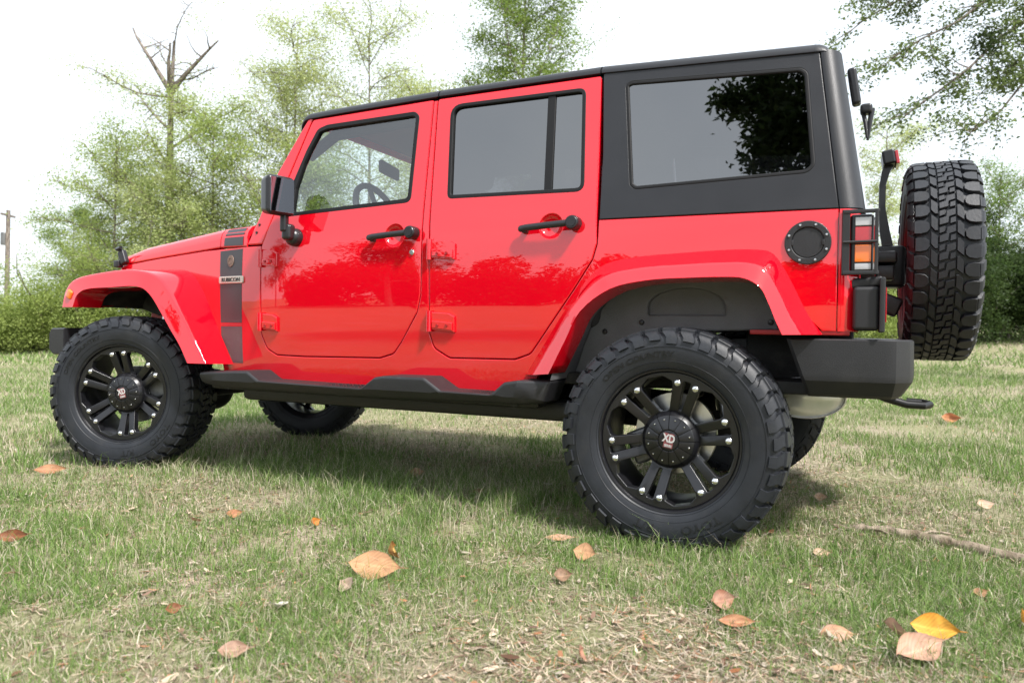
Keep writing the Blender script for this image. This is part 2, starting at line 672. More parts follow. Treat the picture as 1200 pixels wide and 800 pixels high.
def grass():
    Vs, Ts, Fs = [], [], []
    base = 0
    ya = yaw
    def batch(r0_, r1_, dens, hl, wd, nseg, halfang=R(56)):
        nonlocal base
        A = halfang*(r1_**2-r0_**2)
        N = int(dens*A)
        rr = np.sqrt(rng.uniform(r0_**2, r1_**2, N))
        th = rng.uniform(-halfang, halfang, N)
        # direction of view is (sin yaw, -cos yaw)
        dx = np.sin(ya+th); dy = -np.cos(ya+th)
        x = CAM.x+rr*dx; y = CAM.y+rr*dy
        f = lawn(x, y); f2 = fbm(x*5, y*5, 9)
        keep = rng.uniform(0, 1, N) < np.clip((f-.24)*3, .18, 1)*np.clip((f2-.22)*3, .16, 1)
        x, y, f, f2 = x[keep], y[keep], f[keep], f2[keep]
        n = len(x)
        h = hl*rng.gamma(5, .2, n)*(.55+.9*f)
        # longer grass in the shelter of the car, along the wheels
        sh = np.exp(-((y-.55)/.5)**2)*(x > .7)*(x < 3.4)
        h *= 1+.8*sh
        h = np.minimum(h, .18)
        wdt = wd*rng.uniform(.6, 1.4, n)
        az = rng.uniform(0, 2*np.pi, n)
        lean = rng.uniform(.15, 1.25, n)
        lx, ly = np.cos(az), np.sin(az)
        fz = rng.uniform(0, 2*np.pi, n)
        px_, py_ = -np.sin(fz), np.cos(fz)
        z = hgt(x, y)-.004
        dry = rng.uniform(0, 1, n) < (.19+.45*(1-f2)*(f < .55))
        g = rng.uniform(0, 1, n)[:, None]
        cg = np.array([.075, .155, .032])*(1-g)+np.array([.235, .335, .095])*g
        g2 = rng.uniform(0, 1, n)[:, None]
        cd = np.array([.36, .31, .20])*(1-g2)+np.array([.60, .55, .43])*g2
        c = np.where(dry[:, None], cd, cg)
        rows = []
        for k in range(nseg+1):
            t = k/nseg
            bend = lean*t**1.6
            ox = h*np.sin(bend)*t; oz = h*np.cos(bend*.8)*t
            ww = wdt*(1-t)**.7*.5
            cx, cy, cz = x+lx*ox, y+ly*ox, z+oz
            if k < nseg:
                rows.append(np.stack([cx-px_*ww, cy-py_*ww, cz], -1))
                rows.append(np.stack([cx+px_*ww, cy+py_*ww, cz], -1))
            else:
                rows.append(np.stack([cx, cy, cz], -1))
        nv = len(rows)
        V = np.stack(rows, 1).reshape(-1, 3)
        i0 = base+np.arange(n)*nv
        for k in range(nseg):
            a = 2*k
            if k < nseg-1:
                Fs.append(np.stack([i0+a, i0+a+1, i0+a+3], -1)); Fs.append(np.stack([i0+a, i0+a+3, i0+a+2], -1))
            else:
                Fs.append(np.stack([i0+a, i0+a+1, i0+a+2], -1))
        Vs.append(V); Ts.append(np.repeat(c, nv, 0)); base += n*nv
    batch(1.0, 2.6, 36000, .029, .0022, 3)
    batch(1.0, 4.0, 260, .085, .0020, 3)
    batch(1.0, 2.8, 2600, .022, .0060, 3)
    batch(2.6, 4.5, 21000, .034, .0030, 2)
    batch(4.5, 9, 5200, .050, .0050, 2, R(50))
    batch(9, 17, 1300, .065, .010, 1, R(46))
    batch(17, 32, 200, .10, .025, 1, R(44))
    o = npmesh('grass', np.concatenate(Vs), np.concatenate(Fs), GRASSM, tint=np.concatenate(Ts))
    tag(o, 'short sparse green and straw coloured grass over the whole lawn', 'grass', kind='stuff')
grass()

def litter():
    """thatch: crumbs of dead leaf, straw and bark lying on the soil"""
    def lay(N, rmax, straw_p, Lk):
        ha = R(54)
        rr = 1+(rmax-1)*rng.uniform(0, 1, N)**1.25
        th = rng.uniform(-ha, ha, N)
        x = CAM.x+rr*np.sin(yaw+th); y = CAM.y-rr*np.cos(yaw+th)
        f = lawn(x, y); f3 = fbm(x*3, y*3, 21)
        keep = rng.uniform(0, 1, N) < np.clip(1.5-1.6*f, .25, 1)*np.clip((f3-.2)*2.4, .2, 1)
        x, y, rr = x[keep], y[keep], rr[keep]
        N = len(x)
        L = np.minimum(rng.gamma(2.2, .0028, N), .011)*Lk; W = L*rng.uniform(.15, .8, N)
        straw = rng.uniform(0, 1, N) < straw_p
        L = np.where(straw, rng.uniform(.008, .030, N), L); W = np.where(straw, .0006+.0004*rr, W)
        az = rng.uniform(0, 2*np.pi, N); tl = rng.normal(0, .4, N)
        c, s_ = np.cos(az), np.sin(az)
        z = hgt(x, y)+.003+rng.uniform(0, .012, N)
        bow = rng.normal(0, .12, N)*L
        P = []
        for a, b, k, q in ((-1, -1, 0, 0), (0, -1, .3, 1), (1, -.4, .1, 0), (1, .4, .2, 0), (0, 1, .3, 1), (-1, .6, .1, 0)):
            lx, ly = a*L, b*W*(1 if q else .8)+q*bow
            P.append(np.stack([x+lx*c-ly*s_, y+lx*s_+ly*c, z+np.maximum(0, lx*tl)*.7+k*W*.6+q*np.abs(bow)*.3], -1))
        V = np.stack(P, 1)
        g = rng.uniform(0, 1, (N, 1)); g2 = rng.uniform(0, 1, (N, 1))
        t = np.where(g2 < .42, np.array([.44, .35, .26])*(.6+.8*g), np.where(g2 < .74, np.array([.17, .105, .075])*(.5+.9*g), np.where(g2 < .93, np.array([.46, .40, .32])*(.7+.35*g), np.array([.36, .17, .09])*(.7+.5*g))))
        return V.reshape(-1, 3), np.repeat(t, 6, 0), N
    A = lay(110000, 6.5, .82, 1.0)
    B = lay(26000, 14, .55, 1.6)
    D = lay(900, 6, 0, 2.0)
    V = np.concatenate([A[0], B[0], D[0]]); T = np.concatenate([A[1], B[1], D[1]*np.array([.75, .62, .52])])
    i = np.arange(A[2]+B[2]+D[2])[:, None]*6
    F = np.concatenate([i+np.array([[0, 1, 4, 5]]), i+np.array([[1, 2, 3, 4]])])
    o = npmesh('ground_litter', V, F, FLAKE, tint=T)
    tag(o, 'scattered crumbs of dry straw, bark and broken leaf on the soil', 'litter', kind='stuff')
litter()

# ================================================================== the vehicle
CAR = empty('off_road_vehicle')
tag(CAR, 'lifted red four-door off-road vehicle with matte black hardtop, black wheels and rear spare tyre', 'vehicle')

def ysurf(x, z):
    lo = .79-.10*max(0, 1.08-z)**2-.15*max(0, min(z, 1.25)-1.08)**2
    s_ = .02
    t = (z-1.25)/s_
    lo -= .178*s_*(t if t > 30 else math.log1p(math.exp(max(-40, t))))
    u = (x-2.1)/.06
    lo -= .14*.06*(u if u > 30 else math.log1p(math.exp(max(-40, u))))
    return lo

def smap(s_, off=0):
    return lambda x, z, dd: (x, s_*(ysurf(x, z)-off-dd), z)

def flatmap(s_, y):
    return lambda x, z, dd: (x, s_*(y-dd), z)

FD = [(2.157, 1.212), (2.159, .763), (2.120, .690), (2.055, .659), (1.872, .656), (1.421, .662), (1.343, .684), (1.299, .740),
      (1.212, .875), (1.193, .953), (1.190, 1.102), (1.194, 1.368), (1.202, 1.872), (1.915, 1.855), (2.036, 1.530), (2.052, 1.470)]
FDR = [.006, .05, .05, .05, 0, .05, .05, 0, .05, .05, 0, .05, .012, .02, .02, .05]
RDr = [(1.177, 1.872), (1.146, 1.184), (1.143, .784), (1.120, .715), (1.041, .673), (.718, .676), (.645, .702), (.556, .825), (.453, .968),
      (.371, 1.093), (.353, 1.155), (.366, 1.527), (.382, 1.874)]
RDR = [.012, .05, .05, .05, .05, .05, .05, 0, 0, .05, .05, .05, .012]
FW = [(2.004, 1.360), (1.990, 1.528), (1.928, 1.693), (1.874, 1.800), (1.818, 1.816), (1.300, 1.824), (1.274, 1.800), (1.270, 1.388)]
FWR = [.01, .02, .05, .04, .03, .035, .03, .03]
RW = [(1.069, 1.392), (1.102, 1.833), (.449, 1.829), (.422, 1.381)]
RWR = [.025, .055, .035, .035]

def offset(P, dd):
    P = P if area(P) > 0 else P[::-1]
    return inset(P, -dd)

def handle(parent, s_, cx, cz):
    # dished cup behind the grip belongs to the door skin; grip = bar plus round push button
    m = MB()
    ry = lambda x, z: ysurf(x, z)
    P = [(cx+.125, s_*(ry(cx, cz)+.026), cz-.009), (cx+.10, s_*(ry(cx, cz)+.034), cz-.007), (cx, s_*(ry(cx, cz)+.037), cz-.001), (cx-.085, s_*(ry(cx, cz)+.036), cz+.004)]
    S = []
    for q in P:
        S.append([(q[0], q[1]+s_*.011*math.cos(a)*1.0, q[2]+.0145*math.sin(a)) for a in [2*math.pi*k/14 for k in range(14)]])
    m.loft(S, True, True)
    m.sphere((P[0][0], P[0][1], P[0][2]), .0145, (1, .65, 1))
    m.lathe([(0, .053), (.018, .053), (.019, .050), (.024, .050), (.028, .046), (.030, .038), (.030, 0)] if s_ > 0 else
            [(0, -.053), (.018, -.053), (.019, -.050), (.024, -.050), (.028, -.046), (.030, -.038), (.030, 0)], 28, 'y', (cx-.108, s_*ry(cx, cz), cz+.005))
    m.box((cx+.112, s_*(ry(cx, cz)+.012), cz-.016), (.024, .03, .022), bev=.006)
    return m.build('handle', PLASG, parent)

def cup(m, s_, cx, cz, r=.052):
    rows = []
    for q, dp in ((1, .0035), (.96, .008), (.8, .018), (.5, .026), (.2, .029), (.02, .030)):
        rows.append([(cx+r*q*math.cos(a), s_*(ysurf(cx+r*q*math.cos(a), cz+r*q*math.sin(a))-dp), cz+r*q*math.sin(a)) for a in [2*math.pi*k/32 for k in range(32)]])
    m.loft(rows, True)

def circ(cx, cz, r, n=32):
    return [(cx+r*math.cos(2*math.pi*k/n), cz+r*math.sin(2*math.pi*k/n)) for k in range(n)]

def hinge(parent, s_, x0, x1, zb, zt):
    """painted strap hinge: knuckle at the front edge, tapered leaf running back"""
    m = MB()
    fm = smap(s_, -.012)
    panel(m, fillet([(x0, zb+.012), (x1, zb), (x1, zt-.020), (x1+.03, zt-.006), (x0, zt)], .006, 3), fm, depth=.02, r=.004, grid=.05, back=False)
    fm2 = smap(s_, -.019)
    panel(m, fillet([(x0-.012, zb+.020), (x1+.008, zb+.008), (x1+.008, zt-.048), (x0-.012, zt-.040)], .004, 3), fm2, depth=.02, r=.003, grid=.05, back=False)
    m.tube([(x0+.004, s_*(ysurf(x0, zt)+.012), zb+.004), (x0+.004, s_*(ysurf(x0, zt)+.012), zt+.004)], .013, 12)
    o = m.build('hinge', RED, parent)
    for k in (.30, .68):
        b = MB()
        bx, bz = x0+(x1-x0)*k-.004, (zb+zt)/2-.015
        y = s_*(ysurf(bx, bz)+.019)
        b.lathe([(.0, s_*.004), (.006, s_*.004), (.007, 0)], 12, 'y', (bx, y, bz))
        b.build('hinge_bolt', REDIN, o)
    return o

def window(parent, s_, P, rad, glass, off=.012, lip=.013, glassname='window', extra=None):
    out_ = fillet(P, rad, 5)
    out_ = out_ if area(out_) > 0 else out_[::-1]
    inn = inset(out_, lip)
    m = MB()
    panel(m, offset(out_, .004), smap(s_, -.002), [extra if extra else inn], depth=.026, r=.003, grid=.2)
    seal = m.build('window_seal', SEAL, parent)
    m = MB()
    sheet(m, inset(out_, lip*.5), smap(s_, off), .09)
    g = m.build(glassname, glass, parent)
    return seal, g

def door(s_, kind):
    P, rad, W, Wr = (FD, FDR, FW, FWR) if kind == 'front' else (RDr, RDR, RW, RWR)
    out_ = fillet(P, rad, 6)
    win = fillet(W, Wr, 5)
    hx, hz = (1.338, 1.232) if kind == 'front' else (.556, 1.238)
    m = MB()
    panel(m, out_, smap(s_), [win, circ(hx, hz, .052)], depth=.045, r=.004, grid=.045, backgrid=.2)
    cup(m, s_, hx, hz)
    o = m.build('front_door' if kind == 'front' else 'rear_door', RED, CAR)
    # inner trim card
    m = MB()
    low = fillet([(p[0], p[1]) for p in ([(2.12, 1.30), (2.12, .78), (2.03, .70), (1.44, .70), (1.24, .90), (1.225, 1.33)] if kind == 'front' else
                 [(1.11, 1.34), (1.11, .78), (1.03, .71), (.72, .71), (.41, 1.1), (.40, 1.34)])], .04)
    panel(m, low, smap(s_, .055), depth=.04, r=.012, grid=.15)
    m.build('trim_card', INTR, o)
    if kind == 'front':
        ex = fillet([(1.968, 1.376), (1.968, 1.50), (1.936, 1.628), (1.906, 1.700), (1.862, 1.784), (1.814, 1.797), (1.306, 1.806), (1.291, 1.795), (1.287, 1.404)], .02, 4)
        ex = ex if area(ex) > 0 else ex[::-1]
        window(o, s_, W, Wr, GLF, extra=ex)
        hinge(o, s_, 2.148, 2.036, 1.100, 1.190)
        hinge(o, s_, 2.150, 2.036, .775, .868)
        m = MB()
        m.lathe([(0, s_*.006), (.010, s_*.006), (.013, s_*.003), (.013, 0)], 20, 'y', (1.238, s_*ysurf(1.238, 1.15), 1.15))
        m.build('lock', CHR, o)
    else:
        window(o, s_, W, Wr, GLR)
        m = MB()
        panel(m, [(.602, 1.385), (.566, 1.385), (.585, 1.832), (.621, 1.832)], smap(s_, .004), depth=.014, r=.002, grid=.1)
        m.build('window_divider', SEAL, o)
        hinge(o, s_, 1.136, 1.008, 1.108, 1.200)
        hinge(o, s_, 1.134, 1.008, .785, .878)
    handle(o, s_, hx, hz)
    return o

def mirror(s_, parent):
    m = MB()
    # mount on the door, bent arm, then the housing
    bx, bz = 1.925, 1.245
    y0 = ysurf(bx, bz)
    m.lathe([(0, s_*.05), (.026, s_*.048), (.040, s_*.036), (.045, s_*.015), (.045, 0)], 24, 'y', (bx, s_*y0, bz))
    m.box((bx, s_*(y0+.055), 1.265), (.055, .055, .08), bev=.018, seg=3)
    m.box((bx+.008, s_*(y0+.075), 1.315), (.036, .034, .10), bev=.01, seg=3)
    def tp(v):
        if v.co.x > 0:
            v.co.y *= .82; v.co.z *= .86
    rot = Matrix.Rotation(R(-s_*14), 3, 'Z')
    c = (1.955, s_*(y0+.105), 1.435)
    m.box(c, (.095, .160, .20), rot, bev=.028, seg=4, taper=tp)
    o = m.build('wing_mirror', PLASG, parent, ang=50)
    g = MB()
    cc = Vector(c)+rot@Vector((-.0485, 0, 0))
    g.box(cc, (.003, .128, .165), rot, bev=.001)
    g.build('mirror_glass', MIRM, o)
    return o

# ---- body shell
BODY = []
def body():
    m = MB()
    for s_ in (1, -1):
        fd = offset(fillet(FD, FDR, 6), .0045); rd = offset(fillet(RDr, RDR, 6), .0045)
        def chain(P, start, end):
            """walk polygon P (ccw) from the vertex nearest start to the one nearest end, the way that passes below"""
            P = [tuple(p) for p in P]
            i = min(range(len(P)), key=lambda k: (P[k][0]-start[0])**2+(P[k][1]-start[1])**2)
            j = min(range(len(P)), key=lambda k: (P[k][0]-end[0])**2+(P[k][1]-end[1])**2)
            a = []; k = i
            while k != j:
                a.append(P[k]); k = (k+1) % len(P)
            a.append(P[j])
            b = []; k = i
            while k != j:
                b.append(P[k]); k = (k-1) % len(P)
            b.append(P[j])
            return a if min(q[1] for q in a) < min(q[1] for q in b) else b
        poly = [(-.500, .812), (-.545, .812), (-.545, 1.247), (.346, 1.252)]
        poly += [q for q in chain(rd, (.352, 1.20), (1.177, 1.872)) if q[1] < 1.86 and (q[1] < 1.24 or q[0] > .8)]
        poly += [(1.181, 1.866), (1.198, 1.866)]
        poly += [q for q in chain(fd, (1.202, 1.872), (2.157, 1.212)) if q[1] < 1.86 and (q[1] < 1.205 or q[0] < 1.5)]
        poly += [(2.162, 1.213), (2.30, 1.214), (2.62, 1.208), (3.02, 1.186), (3.44, 1.158), (3.46, 1.12), (3.46, .94)]
        poly += [tuple(q) for q in spline([(3.30, 1.02), (2.92, 1.04), (2.74, .98), (2.62, .84), (2.50, .66)], 3)]
        poly += [(2.48, .555), (2.40, .520), (1.6, .512), (.69, .520), (.62, .590)]
        poly += [tuple(q) for q in spline([(.55, .75), (.43, .94), (.33, 1.03), (.20, 1.06), (0, 1.07), (-.20, 1.07), (-.32, 1.05), (-.38, .97), (-.44, .87)], 3)]
        panel(m, poly, smap(s_), depth=.03, r=.003, grid=.05, backgrid=.25)
        # rounded rear corner into the tail panel
        S = []
        for z in np.linspace(.812, 1.247, 9):
            y = ysurf(-.55, z)
            row = [(-.515, s_*(y-.036), z), (-.5485, s_*(y-.036), z), (-.5485, s_*(y-.0015), z), (-.5500, s_*y, z)]
            for k in range(9):
                a = k/8*math.pi/2
                row.append((-.556-.062*math.sin(a), s_*(y-.075+.075*math.cos(a)), z))
            row.append((-.618, s_*.60, z))
            S.append(row)
        m.loft(S)
        m.loft([[p for p in S[-1]], [(p[0]+.03, p[1]*.96, p[2]) for p in S[-1]]])
        # lower rocker pinch and inner quarter behind the wheel
    for z0, z1 in ((.812, 1.247),):
        m.box((-.600, 0, (z0+z1)/2), (.04, 1.30, z1-z0), bev=.012)       # tailgate skin
    o = m.build('body', RED, CAR)
    # floor, firewall and inner walls
    m = MB()
    m.box((.85, 0, .60), (2.8, 1.44, .05), bev=.01)
    m.box((2.24, 0, .92), (.04, 1.40, .60), bev=.01)
    m.box((-.10, 0, .99), (.85, 1.02, .34), bev=.02)          # load floor over the axle
    for s_ in (1, -1):
        m.box((-.40, s_*.47, .735), (.40, .04, .27), bev=.01)
    m.build('floor_pan', DARK, o)
    return o
body_o = body()
for s_ in (1, -1):
    f = door(s_, 'front')
    door(s_, 'rear')
    mirror(s_, f)

# ---- windshield frame, glass
def windshield():
    m = MB()
    for s_ in (1, -1):
        panel(m, fillet([(2.275, 1.222), (2.20, 1.372), (2.112, 1.595), (1.948, 1.868), (1.920, 1.868), (2.040, 1.540), (2.058, 1.470), (2.156, 1.222)], .008, 3), smap(s_, .001), depth=.075, r=.008, grid=.07)
    m.box((1.935, 0, 1.868), (.06, 1.25, .05), Matrix.Rotation(R(30), 3, 'Y'), bev=.012)
    m.box((2.25, 0, 1.265), (.06, 1.44, .07), Matrix.Rotation(R(30), 3, 'Y'), bev=.012)
    o = m.build('windshield_frame', RED, CAR)
    for s_ in (1, -1):
        for (x, z) in ((2.205, 1.285), (2.19, 1.325)):
            b = MB()
            b.lathe([(0, s_*.004), (.006, s_*.004), (.0075, 0)], 12, 'y', (x, s_*(ysurf(x, z)-.001), z))
            b.build('frame_bolt', PLASG, o)
    m = MB()
    n = 10
    S = []
    for k in range(n+1):
        y = -.645+1.29*k/n
        bow = .02*(1-(y/.65)**2)
        S.append([(2.228+bow, y, 1.29), (1.946+bow, y*.955, 1.845)])
    m.loft(S)
    m.build('windshield', GLF, CAR, recalc=False)
    # wipers parked at the glass foot
    for y in (.42, -.12):
        m = MB()
        m.tube([(2.285, y, 1.285), (2.27, y-.22, 1.33), (2.262, y-.46, 1.335)], [.008, .007, .005], 8)
        m.build('wiper', PLASG, CAR)
windshield()

# ---- hood and cowl
def hoodsec(x, front=0):
    hl = np.interp(x, [2.27, 2.49, 3.02, 3.46], [1.217, 1.222, 1.193, 1.164])
    ht = np.interp(x, [2.27, 2.49, 3.23, 3.46], [1.345, 1.340, 1.272, 1.224])
    ys_ = ysurf(x, 1.19)-.001
    pr = [(ys_-.02, hl-.004), (ys_-.002, hl), (ys_+.001, hl+.006), (ys_-.002, hl+(ht-hl)*.35), (ys_-.012, hl+(ht-hl)*.62), (ys_-.035, hl+(ht-hl)*.83), (ys_-.075, ht-.008), (ys_-.14, ht), (ys_*.45, ht+.012), (0, ht+.016)]
    return [(x, y, z) for y, z in pr]+[(x, -y, z) for y, z in pr[-2::-1]]

def hood():
    m = MB()
    xs = list(np.linspace(2.492, 3.44, 14))
    S = [[(2.492, p[1]*.995, p[2]-.02) for p in hoodsec(2.492)]]
    S += [hoodsec(x) for x in xs]
    last = hoodsec(3.44)
    for k, (dx, dz) in enumerate(((.02, -.004), (.035, -.014), (.042, -.03), (.042, -.06))):
        S.append([(3.44+dx*(1-.25*(p[1]/.62)**2), p[1]*.995, max(p[2]+dz, 1.15)) for p in last])
    m.loft(S)
    o = m.build('hood', RED, CAR, ang=50)
    m = MB()
    S = [[(2.486, p[1]*.995, p[2]-.02) for p in hoodsec(2.486)]]
    S += [hoodsec(x) for x in np.linspace(2.486, 2.272, 7)]
    S += [[(2.268, p[1]*.995, p[2]-.03) for p in hoodsec(2.272)]]
    m.loft(S)
    c = m.build('cowl_panel', RED, CAR, ang=50)
    # three louvre strips: the fender stripe carried over the cowl
    for s_ in (1, -1):
        for j, (q0, q1) in enumerate(((1, 2.2), (2.6, 3.8), (4.2, 5.6), (6.0, 7.2))):
            m = MB()
            S = []
            for x in np.linspace(2.455, 2.30, 5):
                sec = hoodsec(x)
                def at(q):
                    i = int(q); f = q-i
                    a, b = Vector(sec[i+1]), Vector(sec[i+2])
                    return a*(1-f)+b*f
                p, q = at(q0), at(q1)
                pm = (p+q)/2
                nrm = Vector((0, 1, .55)).normalized()*.003
                S.append([(t.x, s_*t.y, t.z) for t in (p, p+nrm, pm+nrm*1.3, q+nrm, q)])
            m.loft(S)
            m.build('louvre_strip', DECAL, c)
    # rubber hold-down latch at the front corner of the hood
    for s_ in (1, -1):
        m = MB()
        m.box((3.40, s_*.625, 1.205), (.05, .035, .085), Matrix.Rotation(R(22), 3, 'Y'), bev=.010, seg=3)
        m.box((3.435, s_*.632, 1.165), (.045, .04, .045), bev=.010, seg=3)
        m.tube([(3.40, s_*.628, 1.238), (3.425, s_*.645, 1.258), (3.39, s_*.65, 1.262)], [.013, .016, .010], 10)
        m.build('hood_latch', PLASG, CAR)
hood()

# ---- grille, headlights, front bumper
def front():
    m = MB()
    out_ = fillet([(-.62, .90), (.62, .90), (.625, 1.08), (.60, 1.165), (-.60, 1.165), (-.625, 1.08)], .03)
    holes = []
    for k in range(7):
        y = (k-3)*.088
        holes.append(fillet([(y-.026, .93), (y+.026, .93), (y+.026, 1.13), (y-.026, 1.13)], .02))
    for s_ in (1, -1):
        holes.append(circ(s_*.455, 1.03, .098))
    panel(m, out_, lambda u, v, dd: (3.485-.04*(u/.62)**2-dd, u, v), holes, depth=.05, r=.006, grid=.08)
    o = m.build('grille', RED, CAR)
    m = MB()
    m.box((3.40, 0, 1.03), (.02, 1.2, .26), bev=.004)
    m.build('grille_mesh', DARK, o)
    for s_ in (1, -1):
        m = MB()
        m.lathe([(0, .045), (.05, .040), (.085, .022), (.097, 0)], 28, 'x', (3.42, s_*.455, 1.03))
        m.build('headlight', LCLR, CAR)
    m = MB()
    prof = [(-.065, -.078), (.045, -.078), (.075, -.045), (.075, .045), (.055, .075), (-.065, .078)]
    S = []
    for y in (-.915, -.90, -.60, -.3, 0, .3, .60, .90, .915):
        k = .9 if abs(y) > .91 else 1
        bx = 3.655-.075*(abs(y)/.9)**2.2
        S.append([(bx+a*k, y, .700+b*k) for a, b in prof])
    m.loft(S, True, True)
    m.box((3.50, .30, .69), (.20, .09, .11), bev=.008)
    m.box((3.50, -.30, .69), (.20, .09, .11), bev=.008)
    m.build('front_bumper', PLAS, CAR, ang=25)
front()

# ---- hardtop (rear section) and the removable front panels
RZ = lambda x: float(np.interp(x, [-.60, -.47, .386, 1.17, 1.91, 1.98], [1.838, 1.850, 1.887, 1.886, 1.866, 1.860]))
def roofsec(x, drop=0):
    zs = RZ(x)-drop
    y = ysurf(1.0, zs)
    pr = [(y-.03, zs-.006), (y-.002, zs-.004), (y+.004, zs), (y+.003, zs+.012), (y-.010, zs+.028), (y-.035, zs+.040), (y-.09, zs+.050), (y-.25, zs+.062), (0, zs+.068)]
    return [(x, a, b) for a, b in pr]+[(x, -a, b) for a, b in pr[-2::-1]]

def topmap(s_, off=0):
    return lambda x, z, dd: (x, s_*(.7834-.178*(z-1.25)-off-dd), z)

def hardtop():
    m = MB()
    W = [(.272, 1.820), (.226, 1.392), (.205, 1.372), (-.435, 1.388), (-.463, 1.412), (-.428, 1.775), (-.405, 1.796), (.250, 1.832)]
    win = fillet(W, [.03, .02, .03, .04, .04, .04, .04, .03], 5)
    for s_ in (1, -1):
        panel(m, [(.345, 1.2555), (.350, 1.53), (.374, 1.889), (-.467, 1.851), (-.5455, 1.2505)], topmap(s_, .0), [win], depth=.035, r=.004, grid=.03, backgrid=.2)
        # rear corner: side seam, round to the liftgate opening
        S = []
        for z in np.linspace(1.2505, 1.856, 10):
            t = (z-1.25)/.61
            xs = -.549+t*.080
            y = .7834-.178*(z-1.25)
            w_ = .060+.012*(1-t)
            row = [(xs+.03, s_*(y-.045), z), (xs, s_*(y-.045), z), (xs, s_*(y-.002), z), (xs-.003, s_*y, z)]
            for k in range(9):
                a = k/8*math.pi/2
                row.append((xs-.012-w_*math.sin(a), s_*(y-.085+.085*math.cos(a)), z))
            row.append((xs-.012-w_, s_*(y-.15), z))
            row.append((xs+.02-w_, s_*(y-.155), z))
            S.append(row)
        m.loft(S)
    # roof skin
    S = [[(.380, p[1]*.99, p[2]-.02) for p in roofsec(.380)]]
    S += [roofsec(x) for x in np.linspace(.380, -.452, 9)]
    for k in range(1, 8):
        a = k/7*math.pi/2
        S.append([(-.452-.075*math.sin(a)*(1-.35*(p[1]/.66)**6), p[1]*(1-.012*k/7), 1.849+(p[2]-1.849)*math.cos(a)*(1 if p[2] > 1.849 else 0)+(.0 if p[2] > 1.849 else p[2]-1.849)) for p in roofsec(-.452)])
    m.loft(S)
    m.box((-.505, 0, 1.826), (.05, 1.16, .05), bev=.01)
    o = m.build('hardtop', TOPM, CAR, ang=40)
    for s_ in (1, -1):
        q = win if area(win) > 0 else win[::-1]
        m = MB()
        panel(m, offset(q, .003), topmap(s_, -.001), [inset(q, .013)], depth=.03, r=.005, grid=.2)
        m.build('window_seal', SEAL, o)
        m = MB()
        sheet(m, inset(q, .006), topmap(s_, .006), .08)
        m.build('quarter_window', GLR, o)
    # liftgate glass
    m = MB()
    S = []
    for k in range(9):
        y = -.60+1.2*k/8
        S.append([(-.640-.012*(1-(y/.6)**2), y, 1.262), (-.556-.012*(1-(y/.6)**2), y*.90, 1.815)])
    m.loft(S)
    g = m.build('liftgate_glass', GLR, CAR, recalc=False)
    m = MB()                                                    # hinge housing and wiper on the glass
    m.box((-.584, .36, 1.800), (.034, .06, .15), Matrix.Rotation(R(9), 3, 'Y'), bev=.012, seg=3)
    m.build('glass_hinge', PLASG, g)
    m = MB()
    m.box((-.632, .02, 1.800), (.05, .06, .045), bev=.014, seg=3)
    m.tube([(-.655, .02, 1.80), (-.648, .03, 1.74), (-.640, .04, 1.66)], [.013, .010, .006], 10)
    m.tube([(-.620, .02, 1.785), (-.630, .03, 1.74), (-.638, .04, 1.67)], [.009, .009, .006], 8)
    m.build('rear_wiper', PLASG, CAR)
hardtop()

def roof_panels():
    for a, b, fr in ((1.172, .387, False), (1.945, 1.179, True)):
        m = MB()
        S = [[(b, p[1]*.99, p[2]-.02) for p in roofsec(b)]]
        S += [roofsec(x) for x in np.linspace(b, a, 8)]
        if fr:
            for k in range(1, 6):
                t = k/5*math.pi/2
                S.append([(a+.05*math.sin(t), p[1]*(1-.01*k/5), p[2]-.055*(1-math.cos(t))) for p in roofsec(a)])
        else:
            S.append([(a, p[1]*.99, p[2]-.02) for p in roofsec(a)])
        m.loft(S)
        o = m.build('roof_panel', TOPM, CAR, ang=40)
        m = MB()
        m.box(((a+b)/2, 0, 1.874), (a-b-.03, 1.22, .03), bev=.012)
        m.build('headliner', HEAD, o)
roof_panels()

# ---- fender flares
def flare(s_, inner, crease, joint, ylip, ycr, name='fender_flare'):
    k = 4
    I = spline(inner, k); Cc = spline(crease, k); J = spline(joint, k)
    S = []
    n = len(I)
    for i in range(n):
        pi, pc, pj = I[i], Cc[i], J[i]
        yj = ysurf(pj[0], pj[1])-.004
        yl = ylip[0]+(ylip[1]-ylip[0])*i/(n-1) if hasattr(ylip, '__len__') else ylip
        yc = ycr[0]+(ycr[1]-ycr[0])*i/(n-1) if hasattr(ycr, '__len__') else ycr
        def L(a, b, t, y):
            q = a*(1-t)+b*t
            return (q[0], s_*y, q[1])
        row = [L(pi, pc, -.10, yl-.16), L(pi, pc, -.04, yl-.03), L(pi, pc, -.01, yl-.008), L(pi, pc, .03, yl), L(pi, pc, .3, yl-.001+.3*(yc-yl)),
               L(pi, pc, .82, yl+.82*(yc-yl)), L(pi, pc, .96, yc-.001), L(pc, pj, .05, yc-.006), L(pc, pj, .14, yc-.02), L(pc, pj, .5, yc+(yj-yc)*.52), L(pc, pj, .9, yj+.012), L(pc, pj, 1.0, yj-.002)]
        S.append(row)
    m = MB()
    m.loft(S)
    for row in (S[0], S[-1]):
        c = np.mean(row, 0)
        m.add([*row], [list(range(len(row)))])
    return m.build(name, RED, CAR, ang=60)

